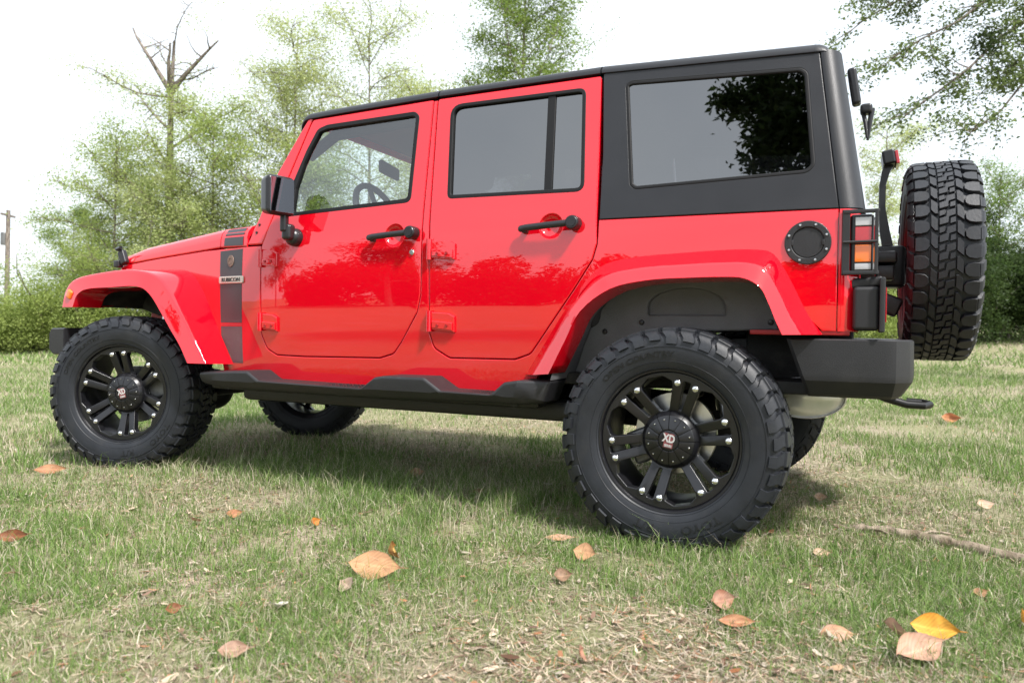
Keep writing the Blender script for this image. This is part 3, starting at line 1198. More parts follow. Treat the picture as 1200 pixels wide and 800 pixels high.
RI = [(.492, .628), (.425, .760), (.364, .876), (.244, .962), (.096, .993), (-.05, .999), (-.170, 1.000), (-.245, .994), (-.300, .962), (-.330, .905), (-.352, .850), (-.376, .797)]
RJ = [(.672, .610), (.571, .762), (.470, .912), (.347, 1.057), (.205, 1.097), (.003, 1.110), (-.150, 1.116), (-.262, 1.114), (-.330, 1.096), (-.388, 1.006), (-.448, .882), (-.502, .800)]
RC = [(a[0]*.52+b[0]*.48, a[1]*.52+b[1]*.48) for a, b in zip(RI, RJ)]
FI = [(3.398, .895), (3.360, .961), (3.277, .994), (3.08, 1.001), (2.876, 1.003), (2.777, .961), (2.679, .849), (2.615, .770), (2.552, .695), (2.496, .607)]
FC = [(3.525, .895), (3.492, .992), (3.409, 1.054), (3.18, 1.086), (2.963, 1.097), (2.790, 1.070), (2.667, .983), (2.600, .900), (2.520, .798), (2.386, .607)]
FJ = [(3.44, .93), (3.43, 1.04), (3.36, 1.090), (3.15, 1.112), (2.90, 1.117), (2.747, 1.094), (2.631, .986), (2.575, .89), (2.520, .800), (2.404, .598)]
FC = [(3.525, .895), (3.492, .992), (3.409, 1.054), (3.18, 1.086), (2.950, 1.096), (2.770, 1.062), (2.667, .983), (2.600, .905), (2.530, .818), (2.386, .607)]
FJ = [(3.40, .93), (3.40, 1.04), (3.34, 1.090), (3.13, 1.112), (2.88, 1.117), (2.735, 1.090), (2.631, .986), (2.575, .895), (2.520, .802), (2.404, .598)]
for s_ in (1, -1):
    flare(s_, RI, RC, RJ, .94, .905)
    ff = flare(s_, FI, FC, FJ, .94, (.922, .918))
    m = MB()
    m.box((3.440, s_*.930, .968), (.046, .022, .054), Matrix.Rotation(R(-28), 3, 'Y'), bev=.012, seg=3)
    m.build('marker_light', LAMB, ff)

# ---- wheel liners
def liners():
    for s_ in (1, -1):
        # rear: flat inner plate with half-moon pocket, ringed by the arch
        m = MB()
        arch = [tuple(q) for q in spline([(.50, .60), (.44, .78), (.36, .92), (.23, 1.00), (0, 1.035), (-.22, 1.03), (-.33, .99), (-.36, .815)], 4)]
        moon = [(.175, .905)]+[(.02+.155*math.cos(a), .905+.075*math.sin(a)) for a in np.linspace(0.05, math.pi-.05, 14)]+[(-.138, .905), (-.138, .872), (.175, .872)]
        moon = [(x, z) for x, z in moon]
        panel(m, arch+[(.20, .80), (.30, .60)], flatmap(s_, .640), [fillet(moon, .004, 2)], depth=.03, r=.008, grid=.1)
        panel(m, [(.20, .86), (.2, 1.0), (-.16, 1.0), (-.16, .86)], flatmap(s_, .612), depth=.01, r=.003, grid=.2)
        # roof of the arch
        S = []
        for y in (.60, .70, .80, .905):
            S.append([(x*1.0, s_*y, z+.0) for x, z in arch])
        m.loft(S)
        o = m.build('wheel_liner', LINER, CAR)
        for (x, z) in ((-.31, .845), (.20, .84), (.36, .80)):
            b = MB()
            b.lathe([(0, s_*.008), (.009, s_*.006), (.012, 0)], 12, 'y', (x, s_*.640, z))
            b.build('liner_clip', PLASG, o)
        m = MB()
        arch = [tuple(q) for q in spline([(2.47, .60), (2.58, .76), (2.68, .90), (2.78, 1.00), (2.92, 1.045), (3.18, 1.04), (3.33, 1.00), (3.40, .90)], 4)]
        S = []
        for y in (.50, .60, .75, .91):
            S.append([(x, s_*y, z) for x, z in arch])
        m.loft(S)
        panel(m, arch+[(3.25, .86), (3.10, .90), (2.85, .88), (2.62, .60)], flatmap(s_, .50), depth=.02, r=.004, grid=.15)
        m.build('wheel_liner', DARK, CAR)
liners()

# ---- step bars
def steps():
    for s_ in (1, -1):
        m = MB()
        P = [(2.465, .562), (2.20, .577), (2.105, .580), (2.030, .537), (1.42, .527), (1.345, .580), (1.30, .588), (1.085, .590), (1.000, .537), (.760, .533), (.700, .585), (.640, .595), (.498, .598), (.538, .502), (.62, .492), (1.5, .478), (2.36, .486), (2.455, .500)]
        out_ = fillet(P, [.02, .02, .03, .03, .03, .03, .02, .03, .03, .03, .03, .02, .01, .02, .02, .0, .02, .02], 4)
        def fm(x, z, dd):
            y = .925-.055*max(0, (.53-z)/.05)**1.3-.03*smooth(x, 2.25, 2.47)-.03*(1-smooth(x, .50, .62))
            return (x, s_*(y-dd), z)
        panel(m, out_, fm, depth=.17, r=.012, grid=.035)
        o = m.build('step_bar', PLAS, CAR)
        for x0, x1 in ((2.02, 1.43), (.995, .765)):
            m = MB()
            n = int((x0-x1)/.022)
            for i in range(n):
                for j in range(5):
                    x = x1+.012+i*.022; y = .785+j*.026
                    m.box((x, s_*y, .5335+.004*(x-.8)*0+(x-.76)*-.005), (.015, .007, .006), Matrix.Rotation(R(45 if (i+j) % 2 else -45), 3, 'Z'), bev=0)
            m.build('step_tread', PLASG, o, weighted=False)
        m = MB()
        m.box((1.5, s_*.80, .50), (1.86, .10, .05), bev=.02)
        for x in (2.3, 1.75, 1.2, .68):
            m.tube([(x, s_*.86, .50), (x, s_*.60, .53)], .022, 10)
        m.build('step_bracket', CHASS, o)
steps()

# ---- rear bumper, lights, carrier
def rear():
    m = MB()
    def prof(k):  # outward offset, z
        return [(-.05, .782), (0.0, .785), (.006, .780), (.008, .66), (.004, .635), (-.030, .585), (-.045, .575), (-.10, .575)]
    path = [(-.378, .792, 1, .05), (-.392, .803, 1, .0), (-.50, .808, 1, 0), (-.62, .806, 1, 0), (-.735, .800, 1, 0)]
    plan = [((-.380, .79), (0, 1)), ((-.392, .797), (0, 1)), ((-.55, .800), (0, 1)), ((-.700, .795), (0, 1)), ((-.735, .785), (-.25, .97)), ((-.775, .730), (-.75, .66)), ((-.790, .690), (-.97, .22)), ((-.800, .45), (-1, 0)), ((-.803, 0), (-1, 0))]
    full = plan+[((a, -b), (c, -d_)) for (a, b), (c, d_) in plan[-2::-1]]
    S = []
    for (px, py), (nx, ny) in full:
        row = []
        for o_, z in prof(0):
            x, y = px+nx*o_, py+ny*o_
            if px > -.45:       # raked front edge of the wrap
                x -= (.785-z)*.36*(1 if px > -.40 else .9)
            row.append((x, y, z))
        S.append(row)
    m.loft(S)
    for row in (S[0], S[-1]):
        y = row[0][1]
        m.add(row+[(row[-1][0]-.02, y*.9, row[-1][2])], [list(range(len(row)+1))])
    m.box((-.66, 0, .772), (.20, 1.42, .02), bev=.004)
    m.box((-.60, .45, .70), (.25, .08, .10), bev=.01)
    m.box((-.60, -.45, .70), (.25, .08, .10), bev=.01)
    o = m.build('rear_bumper', PLAS, CAR, ang=20)
    m = MB()
    m.tube([(-.66, .50, .585), (-.72, .50, .560), (-.79, .50, .541), (-.845, .50, .540), (-.865, .47, .542), (-.845, .44, .545), (-.79, .44, .547)], .015, 10)
    m.build('tow_hook', CHASS, o)
    for s_ in (1, -1):
        # tail lamp body standing off the corner, caged by a guard
        tl = MB()
        tl.box((-.622, s_*.735, 1.122), (.075, .105, .205), bev=.010, seg=3)
        t = tl.build('tail_light', PLASG, CAR)
        for nm, mt_, z, h in (('reverse_lens', LCLR, 1.198, .030), ('brake_lens', LREDM, 1.150, .058), ('turn_lens', LAMB, 1.086, .060), ('clear_lens', LCLR, 1.040, .022)):
            q = MB()
            q.box((-.626, s_*.7885, z), (.052, .008, h), bev=.0025)
            q.box((-.661, s_*.735, z), (.008, .08, h), bev=.0025)
            q.build(nm, mt_, t)
        g = MB()
        x0, x1 = -.562, -.668
        yy = .797
        for z in (1.232, 1.018):
            g.box(((x0+x1)/2, s_*yy, z), (abs(x1-x0), .010, .014), bev=.003)
            g.box((x1-.004, s_*(yy-.055), z), (.010, .12, .014), bev=.003)
        g.box((x0-.009, s_*(yy-.004), 1.125), (.026, .014, .23), bev=.003)
        g.box((x1, s_*yy, 1.125), (.012, .012, .228), bev=.003)
        g.tube([(x0, s_*(yy+.004), 1.126), (x1, s_*(yy+.004), 1.126), (x1-.006, s_*(yy-.11), 1.126)], .005, 8)
        g.build('light_guard', PLAS, t)
    # number plate holder under the left lamp
    m = MB()
    m.box((-.640, .735, .893), (.085, .13, .155), bev=.014, seg=3)
    m.box((-.640, .715, .985), (.105, .12, .036), Matrix.Rotation(R(6), 3, 'Y'), bev=.01, seg=3)
    m.box((-.690, .735, .905), (.018, .17, .19), bev=.005)
    o = m.build('plate_holder', PLAS, CAR)
    m = MB()
    m.box((-.7015, .735, .905), (.004, .15, .12), bev=.001)
    m.build('reflector', LREDM, o)
    # spare carrier: hub frame on the tailgate, arms, high brake light mast
    m = MB()
    m.box((-.64, -.01, 1.10), (.06, .34, .34), bev=.02)
    m.box((-.72, -.01, 1.10), (.16, .18, .18), bev=.02)
    m.box((-.70, .18, 1.125), (.12, .12, .05), bev=.012)
    m.box((-.68, .20, 1.060), (.14, .10, .06), bev=.012)
    m.box((-.70, .16, .945), (.16, .09, .08), Matrix.Rotation(R(-24), 3, 'Y'), bev=.012)
    m.box((-.66, .30, 1.12), (.05, .30, .05), bev=.012)
    m.lathe([(.05, -.10), (.05, .02)], 20, 'x', (-.80, -.01, 1.12))
    m.build('spare_carrier', PLASG, CAR)
    m = MB()
    P = [(-.735, 1.16), (-.715, 1.26), (-.703, 1.36), (-.703, 1.46), (-.715, 1.52), (-.735, 1.56)]
    S = []
    for i, (x, z) in enumerate(P):
        hw = [.022, .020, .013, .013, .016, .02][i]
        S.append([(x+hw, -.03, z), (x+hw, .03, z), (x-hw, .03, z), (x-hw, -.03, z)])
    m.loft(S, True, True)
    m.box((-.724, 0, 1.572), (.050, .16, .062), Matrix.Rotation(R(10), 3, 'Y'), bev=.010, seg=3)
    o = m.build('brake_light_mast', PLASG, CAR)
    m = MB()
    m.box((-.756, 0, 1.570), (.014, .15, .058), Matrix.Rotation(R(10), 3, 'Y'), bev=.004)
    m.build('brake_lens', LREDM, o)
    # fuel filler
    m = MB()
    cx, cz = -.446, 1.130
    fm = smap(1, -.008)
    panel(m, circ(cx, cz, .079, 48), fm, [circ(cx, cz, .056, 48)], depth=.012, r=.003, grid=.2, back=False)
    panel(m, fillet([(cx+.054*math.cos(a), cz+.054*math.sin(a)) for a in np.linspace(0, 2*math.pi, 40)[:-1]], 0), smap(1, -.003), depth=.006, r=.002, grid=.05, back=False)
    panel(m, circ(cx, cz, .060, 40), smap(1, -.0005), depth=.002, r=.001, grid=.05, back=False)
    m.box((cx+.053, ysurf(cx, cz)+.005, cz), (.012, .006, .022), bev=.003)
    m.box((cx-.053, ysurf(cx, cz)+.005, cz), (.012, .006, .022), bev=.003)
    fo = m.build('fuel_door', PLAS, CAR)
    for k in range(8):
        a = 2*math.pi*(k+.5)/8
        b = MB()
        x, z = cx+.068*math.cos(a), cz+.068*math.sin(a)
        b.lathe([(0, .0045), (.004, .004), (.0055, 0)], 10, 'y', (x, ysurf(x, z)+.008, z))
        b.build('fuel_door_bolt', SILV, fo)
    # transverse silencer under the tail
    m = MB()
    S = []
    for y, k in ((.484, .02), (.481, .30), (.473, .52), (.461, .72), (.446, .87), (.430, .97), (.424, 1.0), (.436, 1.03), (.428, 1.055), (.414, 1.03), (.410, 1.0), (-.30, 1.0), (-.32, .9), (-.33, .02)):
        S.append([(-.425+.150*k*math.cos(a), y+.05*(y > .2), .553+.086*k*math.sin(a)) for a in np.linspace(0, 2*math.pi, 41)[:-1]])
    m.loft(S, True, True)
    m.tube([(-.36, -.25, .55), (-.1, -.35, .62), (.4, -.35, .52), (1.5, -.25, .50)], .03, 12)
    m.build('silencer', CANM, CAR)
rear()

# ---- stripe, badge, medallion on each front fender
def stripes():
    for s_ in (1, -1):
        m = MB()
        lo = [(2.487, 1.200), (2.302, 1.206), (2.310, .818), (2.486, .818)]
        panel(m, lo, smap(s_, -.0012), depth=.001, r=.0005, grid=.06, back=False)
        panel(m, [(2.486, .800), (2.310, .800), (2.316, .606), (2.398, .606), (2.486, .748)], smap(s_, -.0012), depth=.001, r=.0005, grid=.06, back=False)
        o = m.build('fender_stripe', DECAL, CAR)
        m = MB()
        panel(m, [(2.486, .813), (2.310, .813), (2.310, .805), (2.486, .805)], smap(s_, -.0012), depth=.001, r=.0004, grid=.06, back=False)
        m.build('stripe_line', REDLINE, o)
        m = MB()
        panel(m, fillet([(2.490, 1.026), (2.490, 1.064), (2.288, 1.064), (2.288, 1.026)], .012), smap(s_, -.008), depth=.008, r=.003, grid=.05, back=False)
        b = m.build('badge', BADGE, o)
        V, F = textmesh('RUBICON', .030, .001)
        V = V*np.array([1.15, 1, 1])
        cx, cz = 2.389, 1.045
        m = MB()
        m.add([(cx-s_*v[0], s_*(ysurf(cx-s_*v[0], cz)+.0095+v[2]), cz+v[1]) for v in V], F)
        m.build('badge_lettering', PLASG, b, weighted=False)
        m = MB()
        n = 36
        cx, cz = 2.397, 1.145
        panel(m, [(cx+.026*math.cos(2*math.pi*k/n), cz+.031*math.sin(2*math.pi*k/n)) for k in range(n)], smap(s_, -.005), depth=.005, r=.002, grid=.02, back=False)
        for k in range(7):
            a = 2*math.pi*k/7
            m.box((cx+.013*math.cos(a), s_*(ysurf(cx, cz)+.0055), cz+.016*math.sin(a)), (.004, .003, .010), Matrix.Rotation(-a, 3, 'Y'), bev=.001)
        m.build('medallion', BRONZE, o)
stripes()

# ---- wheels (axis along +y = outward)
TR, TW = .4165, .148
SIDE = [(.252, .112), (.259, .127), (.270, .134), (.290, .141), (.318, .1470), (.345, .1475), (.366, .1440), (.380, .138), (.389, .130), (.394, .118)]
def side_y(r):
    return float(np.interp(r, [p[0] for p in SIDE], [p[1] for p in SIDE]))

def tyre_mesh():
    m = MB()
    prof = SIDE+[(.3985, .085), (.4025, .06), (.403, 0), (.4025, -.06), (.3985, -.085)]+[(a, -b) for a, b in SIDE[::-1]]
    m.lathe(prof, 152)
    # raised rings on the sidewall
    for r1, r2, hh in ((.263, .269, .002), (.3455, .3490, .0025), (.2905, .2925, .0012)):
        for sg in (1, -1):
            m.lathe([(r1, sg*side_y(r1)), (r1+.0008, sg*(side_y(r1)+hh)), (r2-.0008, sg*(side_y(r2)+hh)), (r2, sg*side_y(r2))], 120)
    NP = 38
    p = 2*math.pi/NP
    def block(poly, rt, rb, ph, shrink=.0025, sg=1, crown=True):
        P = np.array(poly, float)
        c = P.mean(0)
        rows = []
        for rr_, k in ((rb, 1.06), (rt-.0015, 1.0), (rt, 1-.05)):
            row = []
            for u, v in P:
                uu, vv = c+(np.array((u, v))-c)*k
                a = (uu*sg+ph)*p
                rc = rr_-(.9*max(0, abs(vv)-.09)**1.6 if crown else 0)*(1 if rr_ > rb else 1)
                row.append((rc*math.cos(a), vv*sg, rc*math.sin(a)))
            rows.append(row)
        m.loft(rows, True)
        m.add(rows[-1], [list(range(len(P)))])
    for i in range(NP):
        long_ = i % 2
        for sg, ph0 in ((1, 0.0), (-1, .42)):
            ph = i*sg*1.0+ph0 if sg > 0 else -i+ph0
            vo = .128 if long_ else .123
            # shoulder lug with a rounded inner nose
            block([(.12, vo), (.09, .106), (.15, .082), (.31, .069), (.61, .067), (.81, .078), (.88, .103), (.85, vo)], TR, .390, ph, sg=sg)
            # hooked intermediate block
            block([(.00, .0625), (.30, .037), (.98, .037), (.98, .047), (.72, .0625)], TR, .396, ph+.25, sg=sg)
            # sidewall biter running down from the shoulder
            r0_, r1_, r2_ = .404, .380, (.352 if long_ else .366)
            rows = []
            for (ra, hh) in ((r0_, .127), (.398, .138), (r1_, .1475), (r2_+.004, .1525), (r2_, side_y(r2_)-.001)):
                a0, a1 = (.13+ph)*p if sg > 0 else -(.13+ph-0)*p, (.84+ph)*p if sg > 0 else -(.84+ph)*p
                sh_ = .22*(ra < .39)*p
                row = []
                for t in (0, .05, .5, .95, 1):
                    a = a0+(a1-a0)*t+sh_
                    h = hh if 0 < t < 1 else side_y(min(ra, .393))-.004
                    row.append((ra*math.cos(a), sg*h, ra*math.sin(a)))
                rows.append(row)
            m.loft(rows)
        # centre zig-zag: two stepped blocks
        block([(.00, -.031), (.38, -.031), (.50, -.005), (.88, -.001), (1.0, .031), (.62, .031), (.50, .006), (.12, .002)], TR, .396, i)
        block([(.52, -.031), (.84, -.031), (.94, -.009), (.62, -.011)], TR, .396, i)
        block([(.16, .031), (.48, .031), (.40, .012), (.08, .010)], TR, .396, i)
    return m

def lettering(txt, size, rad, angc, ext=.0016, stretch=1.0):
    V, F = textmesh(txt, size, ext)
    m = MB()
    out_ = []
    for x, y, z in V:
        rr_ = rad+y
        a = math.pi-angc+x*stretch/rad
        out_.append((rr_*math.cos(a), side_y(min(.40, max(.27, rr_)))+.0007+z, rr_*math.sin(a)))
    m.add(out_, F)
    return m

def make_wheel():
    # face plate: paired spokes, six windows, six slots
    m = MB()
    def face(r):
        return float(np.interp(r, [.0, .085, .115, .165, .205, .262], [.068, .070, .080, .103, .116, .118]))
    def fm(u, v, dd):
        r = math.hypot(u, v)
        return (u, face(r)-dd, v)
    holes = []
    for k in range(6):
        a0 = R(47+60*k)
        ca, sa = math.cos(a0), math.sin(a0)
        rot = lambda P: [(x*ca-y*sa, x*sa+y*ca) for x, y in P]
        holes.append(rot(fillet([(.118, -.006), (.236, -.0135), (.236, .0135), (.118, .006)], .005, 3)))
        b0 = a0+R(30)
        cb, sb = math.cos(b0), math.sin(b0)
        rotb = lambda P: [(x*cb-y*sb, x*sb+y*cb) for x, y in P]
        holes.append(rotb(fillet([(.112, -.018), (.205, -.060), (.222, -.060), (.246, -.030), (.246, .030), (.222, .060), (.205, .060), (.112, .018)], [.016, .008, .008, .008, .008, .008, .008, .016], 3)))
    panel(m, circ(0, 0, .2635, 96), fm, holes, depth=.036, r=.0035, grid=.03, backgrid=.06)
    # lip and barrel
    m.lathe([(.2635, .112), (.2640, .1235), (.268, .1300), (.2735, .1310), (.2745, .127), (.272, .118)], 96)
    m.lathe([(.2635, .112), (.256, .104), (.250, .085), (.240, .03), (.238, -.06), (.246, -.11), (.262, -.124), (.272, -.130), (.273, -.122), (.262, -.112)], 96)
    RK = .955
    for v in m.bm.verts:
        v.co.x *= RK; v.co.z *= RK
    wh = m.build('wheel', RIMM, CAR)
    ty = tyre_mesh().build('tyre', RUB, wh, ang=34, merge=.00005, recalc=False)
    lettering('TOYO', .042, .3180, R(-66), stretch=1.25).build('tyre_lettering', RUBT, wh, weighted=False)
    lettering('R/T', .042, .3180, R(-104), stretch=1.25).build('tyre_lettering', RUBT, wh, weighted=False)
    lettering('OPEN COUNTRY', .028, .3190, R(112), stretch=1.35).build('tyre_lettering', RUBT, wh, weighted=False)
    # rivets at the spoke ends
    for k in range(6):
        for sg in (1, -1):
            a = R(47+60*k)
            x, z = RK*(.2225*math.cos(a)-sg*.0355*math.sin(a)), RK*(.2225*math.sin(a)+sg*.0355*math.cos(a))
            b = MB()
            b.lathe([(0, .0085), (.005, .0080), (.0112, .0052), (.0140, 0), (.0140, -.006)], 18, 'y', (x, face(.222), z))
            b.lathe([(0, .0098), (.0028, .0098), (.0034, .0078)], 8, 'y', (x, face(.222), z))
            b.build('rivet', CHR, wh)
    # centre cap of wedge segments round a flat boss
    m = MB()
    m.lathe([(.0, .110), (.05, .108), (.088, .0985), (.104, .075), (.106, .055), (.098, .05)], 60)
    o = m.build('centre_cap', RIMG, wh)
    m = MB()
    for k in range(12):
        S = []
        for (r_, y) in ((.1065, .060), (.1060, .078), (.1035, .0865), (.100, .0910), (.092, .1010), (.088, .1045), (.060, .1125), (.044, .1165), (.040, .1155), (.039, .11)):
            row = []
            gap = .0012/r_
            for t in np.linspace(0, 1, 6):
                a = 2*math.pi*k/12+gap+(2*math.pi/12-2*gap)*t
                row.append((r_*math.cos(a), y-.0008*(2*t-1)**8, r_*math.sin(a)))
            S.append(row)
        m.loft(S)
    m.lathe([(0, .1150), (.030, .1150), (.037, .1130), (.038, .108)], 40)
    m.build('cap_segments', RIMM, wh)
    for k in range(12):
        a = 2*math.pi*(k+.5)/12+R(2)
        b = MB()
        b.lathe([(0, .0035), (.0022, .0030), (.0036, 0)], 10, 'y', (.0775*math.cos(a), .1085, .0775*math.sin(a)))
        b.build('cap_stud', CHR, wh)
    # emblem: XD over a small band, tilted a little like the photographed wheel
    m = MB()
    tl = R(-10)
    def place(V, cx, cy, y, kx=1, ky=1):
        o_ = []
        for v in V:
            x, z = .86*(cx+v[0]*kx), .9*(cy+v[1]*ky)
            # seen from outside (+y) the picture's right is -x, so mirror x
            xr, zr = x*math.cos(tl)-z*math.sin(tl), x*math.sin(tl)+z*math.cos(tl)
            o_.append((-xr, y+v[2], zr))
        return o_
    pl = fillet([(-.0225, .031), (-.004, .031), (0, .027), (.004, .031), (.0215, .031), (.022, -.010), (.022, -.029), (-.018, -.029), (-.018, -.008)], .003, 3)
    v2, f2 = fill2d([pl if area(pl) > 0 else pl[::-1]], None)
    m.add(place([(a, b, 0) for a, b in v2], 0, 0, .1172), f2)
    m.mi = 1
    V, F = textmesh('XD', .048, .0006, .0016)
    m.add(place(V, .001, .0085, .1180, .74, .92), F)
    V, F = textmesh('SERIES', .0135, .0005, .0004)
    m.add(place(V, .002, -.0205, .1180, .85, 1), F)
    m.build('emblem', [LOGOB, WHITEG], wh, weighted=False, recalc=False)
    return wh

W0 = make_wheel()
def put_wheel(src, loc, rz, spin=0, wid=1):
    if src is None:
        wv = W0
    else:
        wv = src.copy(); COL.objects.link(wv)
        for ch in list(src.children):
            c = ch.copy(); COL.objects.link(c)
            c.parent = wv
            for g in ch.children:
                gg = g.copy(); COL.objects.link(gg); gg.parent = c
    wv.parent = CAR
    wv.matrix_local = Matrix.Translation(Vector(loc)) @ Matrix.Rotation(rz, 4, 'Z') @ Matrix.Rotation(spin, 4, 'Y') @ Matrix.Diagonal((1.018, 1.018*wid, 1.018, 1))
    return wv
put_wheel(None, (.015, .805, .397), 0, spin=0)
put_wheel(W0, (3.055, .805, .425), R(19), spin=R(24))
put_wheel(W0, (3.075, -.735, .405), R(180+19), spin=R(50))
put_wheel(W0, (-.045, -.80, .405), R(180), spin=R(70))
sw = put_wheel(W0, (-.918, -.008, 1.120), R(90), spin=R(14), wid=.86)
sw.name = 'spare_wheel'

# ---- running gear
def running_gear():
    m = MB()
    for s_ in (1, -1):
        # frame rails with a kick over the axles
        P = [(3.45, .42, .66), (2.6, .42, .66), (2.2, .43, .56), (.75, .43, .55), (.42, .43, .70), (-.25, .43, .72), (-.70, .43, .68)]
        S = []
        for x, y, z in P:
            S.append([(x, s_*(y+.035), z-.06), (x, s_*(y+.035), z+.06), (x, s_*(y-.035), z+.06), (x, s_*(y-.035), z-.06)])
        m.loft(S, True, True)
    m.box((1.35, 0, .475), (.60, .95, .05), bev=.02)
    m.box((1.95, -.1, .52), (.55, .40, .18), bev=.04)
    m.box((.62, .20, .50), (.62, .40, .20), bev=.04)       # fuel tank skid
    m.box((2.55, 0, .60), (.30, .80, .10), bev=.02)
    for s_ in (1, -1):
        m.box((1.42, s_*.66, .455), (1.86, .10, .09), bev=.025)
        m.box((2.45, s_*.55, .50), (.5, .12, .10), bev=.03)
        m.tube([(.62, s_*.60, .46), (.45, s_*.58, .44), (.05, s_*.56, .42)], .032, 10)
    m.build('frame', CHASS, CAR, ang=25)
    for ax_, dx in ((.015, -.06), (3.055, .25)):
        m = MB()
        m.tube([(ax_, .70, .413), (ax_, -.70, .413)], .042, 16)
        m.sphere((ax_, dx, .405), .135, (1, .8, .95), 20)
        m.tube([(ax_, dx, .42), (ax_+(.9 if ax_ < 1 else -.9), dx*.6, .54)], .035, 12)
        m.tube([(ax_+.10*(1 if ax_ < 1 else -1), .52, .40), (ax_+.85*(1 if ax_ < 1 else -1), .44, .50)], .030, 10)
        m.tube([(ax_+.10*(1 if ax_ < 1 else -1), -.52, .40), (ax_+.85*(1 if ax_ < 1 else -1), -.44, .50)], .030, 10)
        m.tube([(ax_-.12, .62, .47), (ax_-.12, -.62, .52)], .018, 10)
        m.build('axle', CHASS, CAR)
    for ax_, sgn in ((.015, -1), (3.055, 1)):
        for s_ in (1, -1):
            m = MB()
            P = []
            for k in range(90):
                a = k*.42
                P.append((ax_+.065*math.cos(a)+.02, s_*.52+.065*math.sin(a), .47+.30*k/90))
            m.tube(P, .009, 6)
            m.build('coil_spring', CHASS, CAR)
            m = MB()
            m.tube([(ax_+sgn*.16, s_*.60, .42), (ax_+sgn*.12, s_*.57, .66)], .030, 12)
            m.tube([(ax_+sgn*.12, s_*.57, .66), (ax_+sgn*.08, s_*.54, .88)], .011, 8)
            m.build('shock_absorber', SILV, CAR)
            m = MB()
            m.lathe([(.06, .05), (.155, .05), (.157, .046), (.157, .030), (.155, .026), (.06, .026)], 48, 'y')
            m.lathe([(0, .06), (.06, .06), (.075, .05), (.08, 0), (.08, -.03)], 24, 'y')
            o = m.build('brake_disc', SILV, CAR)
            st = R(19) if ax_ > 1 else 0
            o.matrix_local = Matrix.Translation((ax_, s_*.755, .413)) @ Matrix.Rotation(st+(0 if s_ > 0 else math.pi), 4, 'Z')
            m = MB()
            ang = R(-24) if ax_ < 1 else R(160)
            m.box((.135*math.cos(ang), .045, .135*math.sin(ang)), (.10, .075, .13), Matrix.Rotation(-ang, 3, 'Y'), bev=.014, seg=3)
            c = m.build('brake_caliper', CAST, o)
    # cross member and inner bodywork glimpsed above the tyres
    m = MB()
    m.box((3.06, .46, .93), (.55, .06, .22), bev=.02)
    m.build('inner_fender', REDIN, CAR)
    for s_ in (1, -1):
        m = MB()
        m.box((-.42, s_*.70, .806), (.34, .16, .018), bev=.004)
        m.build('quarter_panel_return', REDIN, CAR)
    m = MB()
    m.tube([(2.86, .62, .84), (2.80, .60, .93)], .012, 8)
    m.build('brake_hose_bracket', SILV, CAR)
running_gear()

# ---- cabin
def cabin():
    m = MB()
    prof = [(2.22, 1.06), (2.20, 1.27), (2.05, 1.285), (1.90, 1.262), (1.84, 1.21), (1.83, 1.10), (1.90, 1.00)]
    S = [[(x, y, z) for x, z in prof] for y in (-.68, -.4, 0, .4, .68)]
    m.loft(S, False, False)
    m.loft([[(x, y*1.0, z) for x, z in prof]+[(2.22, y, 1.0)] for y in (.681, .69)], True, True)
    m.box((1.98, .37, 1.292), (.16, .34, .05), bev=.02, seg=3)
    m.build('dashboard', INTR, CAR)
    m = MB()
    ctr = Vector((1.72, .37, 1.395)); ax_ = Vector((-.92, 0, .38)).normalized()
    e1 = Vector((0, 1, 0)); e2 = ax_.cross(e1)
    P = [ctr+(e1*math.cos(2*math.pi*k/40)+e2*math.sin(2*math.pi*k/40))*.185 for k in range(41)]
    m.tube(P, .017, 10, False)
    m.tube([ctr-ax_*.01, ctr-ax_*.28], .035, 12)
    m.sphere(ctr, .06, (.5, 1, 1))
    for a in (0, math.pi, math.pi*1.5):
        m.tube([ctr, ctr+(e1*math.cos(a)+e2*math.sin(a))*.18], .014, 8)
    m.build('steering_wheel', INTR, CAR)
    m = MB()
    m.box((1.93, -.02, 1.742), (.03, .27, .075), Matrix.Rotation(R(12), 3, 'Z'), bev=.014, seg=3)
    m.tube([(1.94, -.02, 1.76), (1.99, -.02, 1.80)], .012, 8)
    m.build('rear_view_mirror', INTR, CAR)
    for (x, y) in ((1.33, .37), (1.33, -.37), (.42, .36), (.42, -.36)):
        m = MB()
        wd = .50 if x > 1 else .62
        m.box((x+.20, y, .92), (.50, wd, .16), Matrix.Rotation(R(-8), 3, 'Y'), bev=.05, seg=4)
        m.box((x-.10, y, 1.22), (.14, wd*.94, .62), Matrix.Rotation(R(-16), 3, 'Y'), bev=.055, seg=4)
        o = m.build('seat', SEATM, CAR, ang=60)
        m = MB()
        m.box((x-.21, y, 1.60), (.09, .26, .17), Matrix.Rotation(R(-12), 3, 'Y'), bev=.04, seg=4)
        for k in (-.06, .06):
            m.tube([(x-.20, y+k, 1.55), (x-.18, y+k, 1.48)], .008, 8)
        m.build('head_rest', SEATM, o, ang=60)
    m = MB()
    for s_ in (1, -1):
        m.tube([(2.02, s_*.58, 1.70), (1.85, s_*.57, 1.80), (1.18, s_*.57, 1.83), (.34, s_*.57, 1.83), (-.40, s_*.57, 1.78), (-.52, s_*.57, 1.30)], .030, 12)
        m.tube([(1.14, s_*.57, 1.83), (1.10, s_*.60, 1.30), (1.10, s_*.60, .64)], .032, 12)
    m.tube([(1.15, .57, 1.83), (1.15, -.57, 1.83)], .030, 12)
    m.tube([(.36, .57, 1.83), (.36, -.57, 1.83)], .030, 12)
    m.build('roll_bar', INTR, CAR)
cabin()

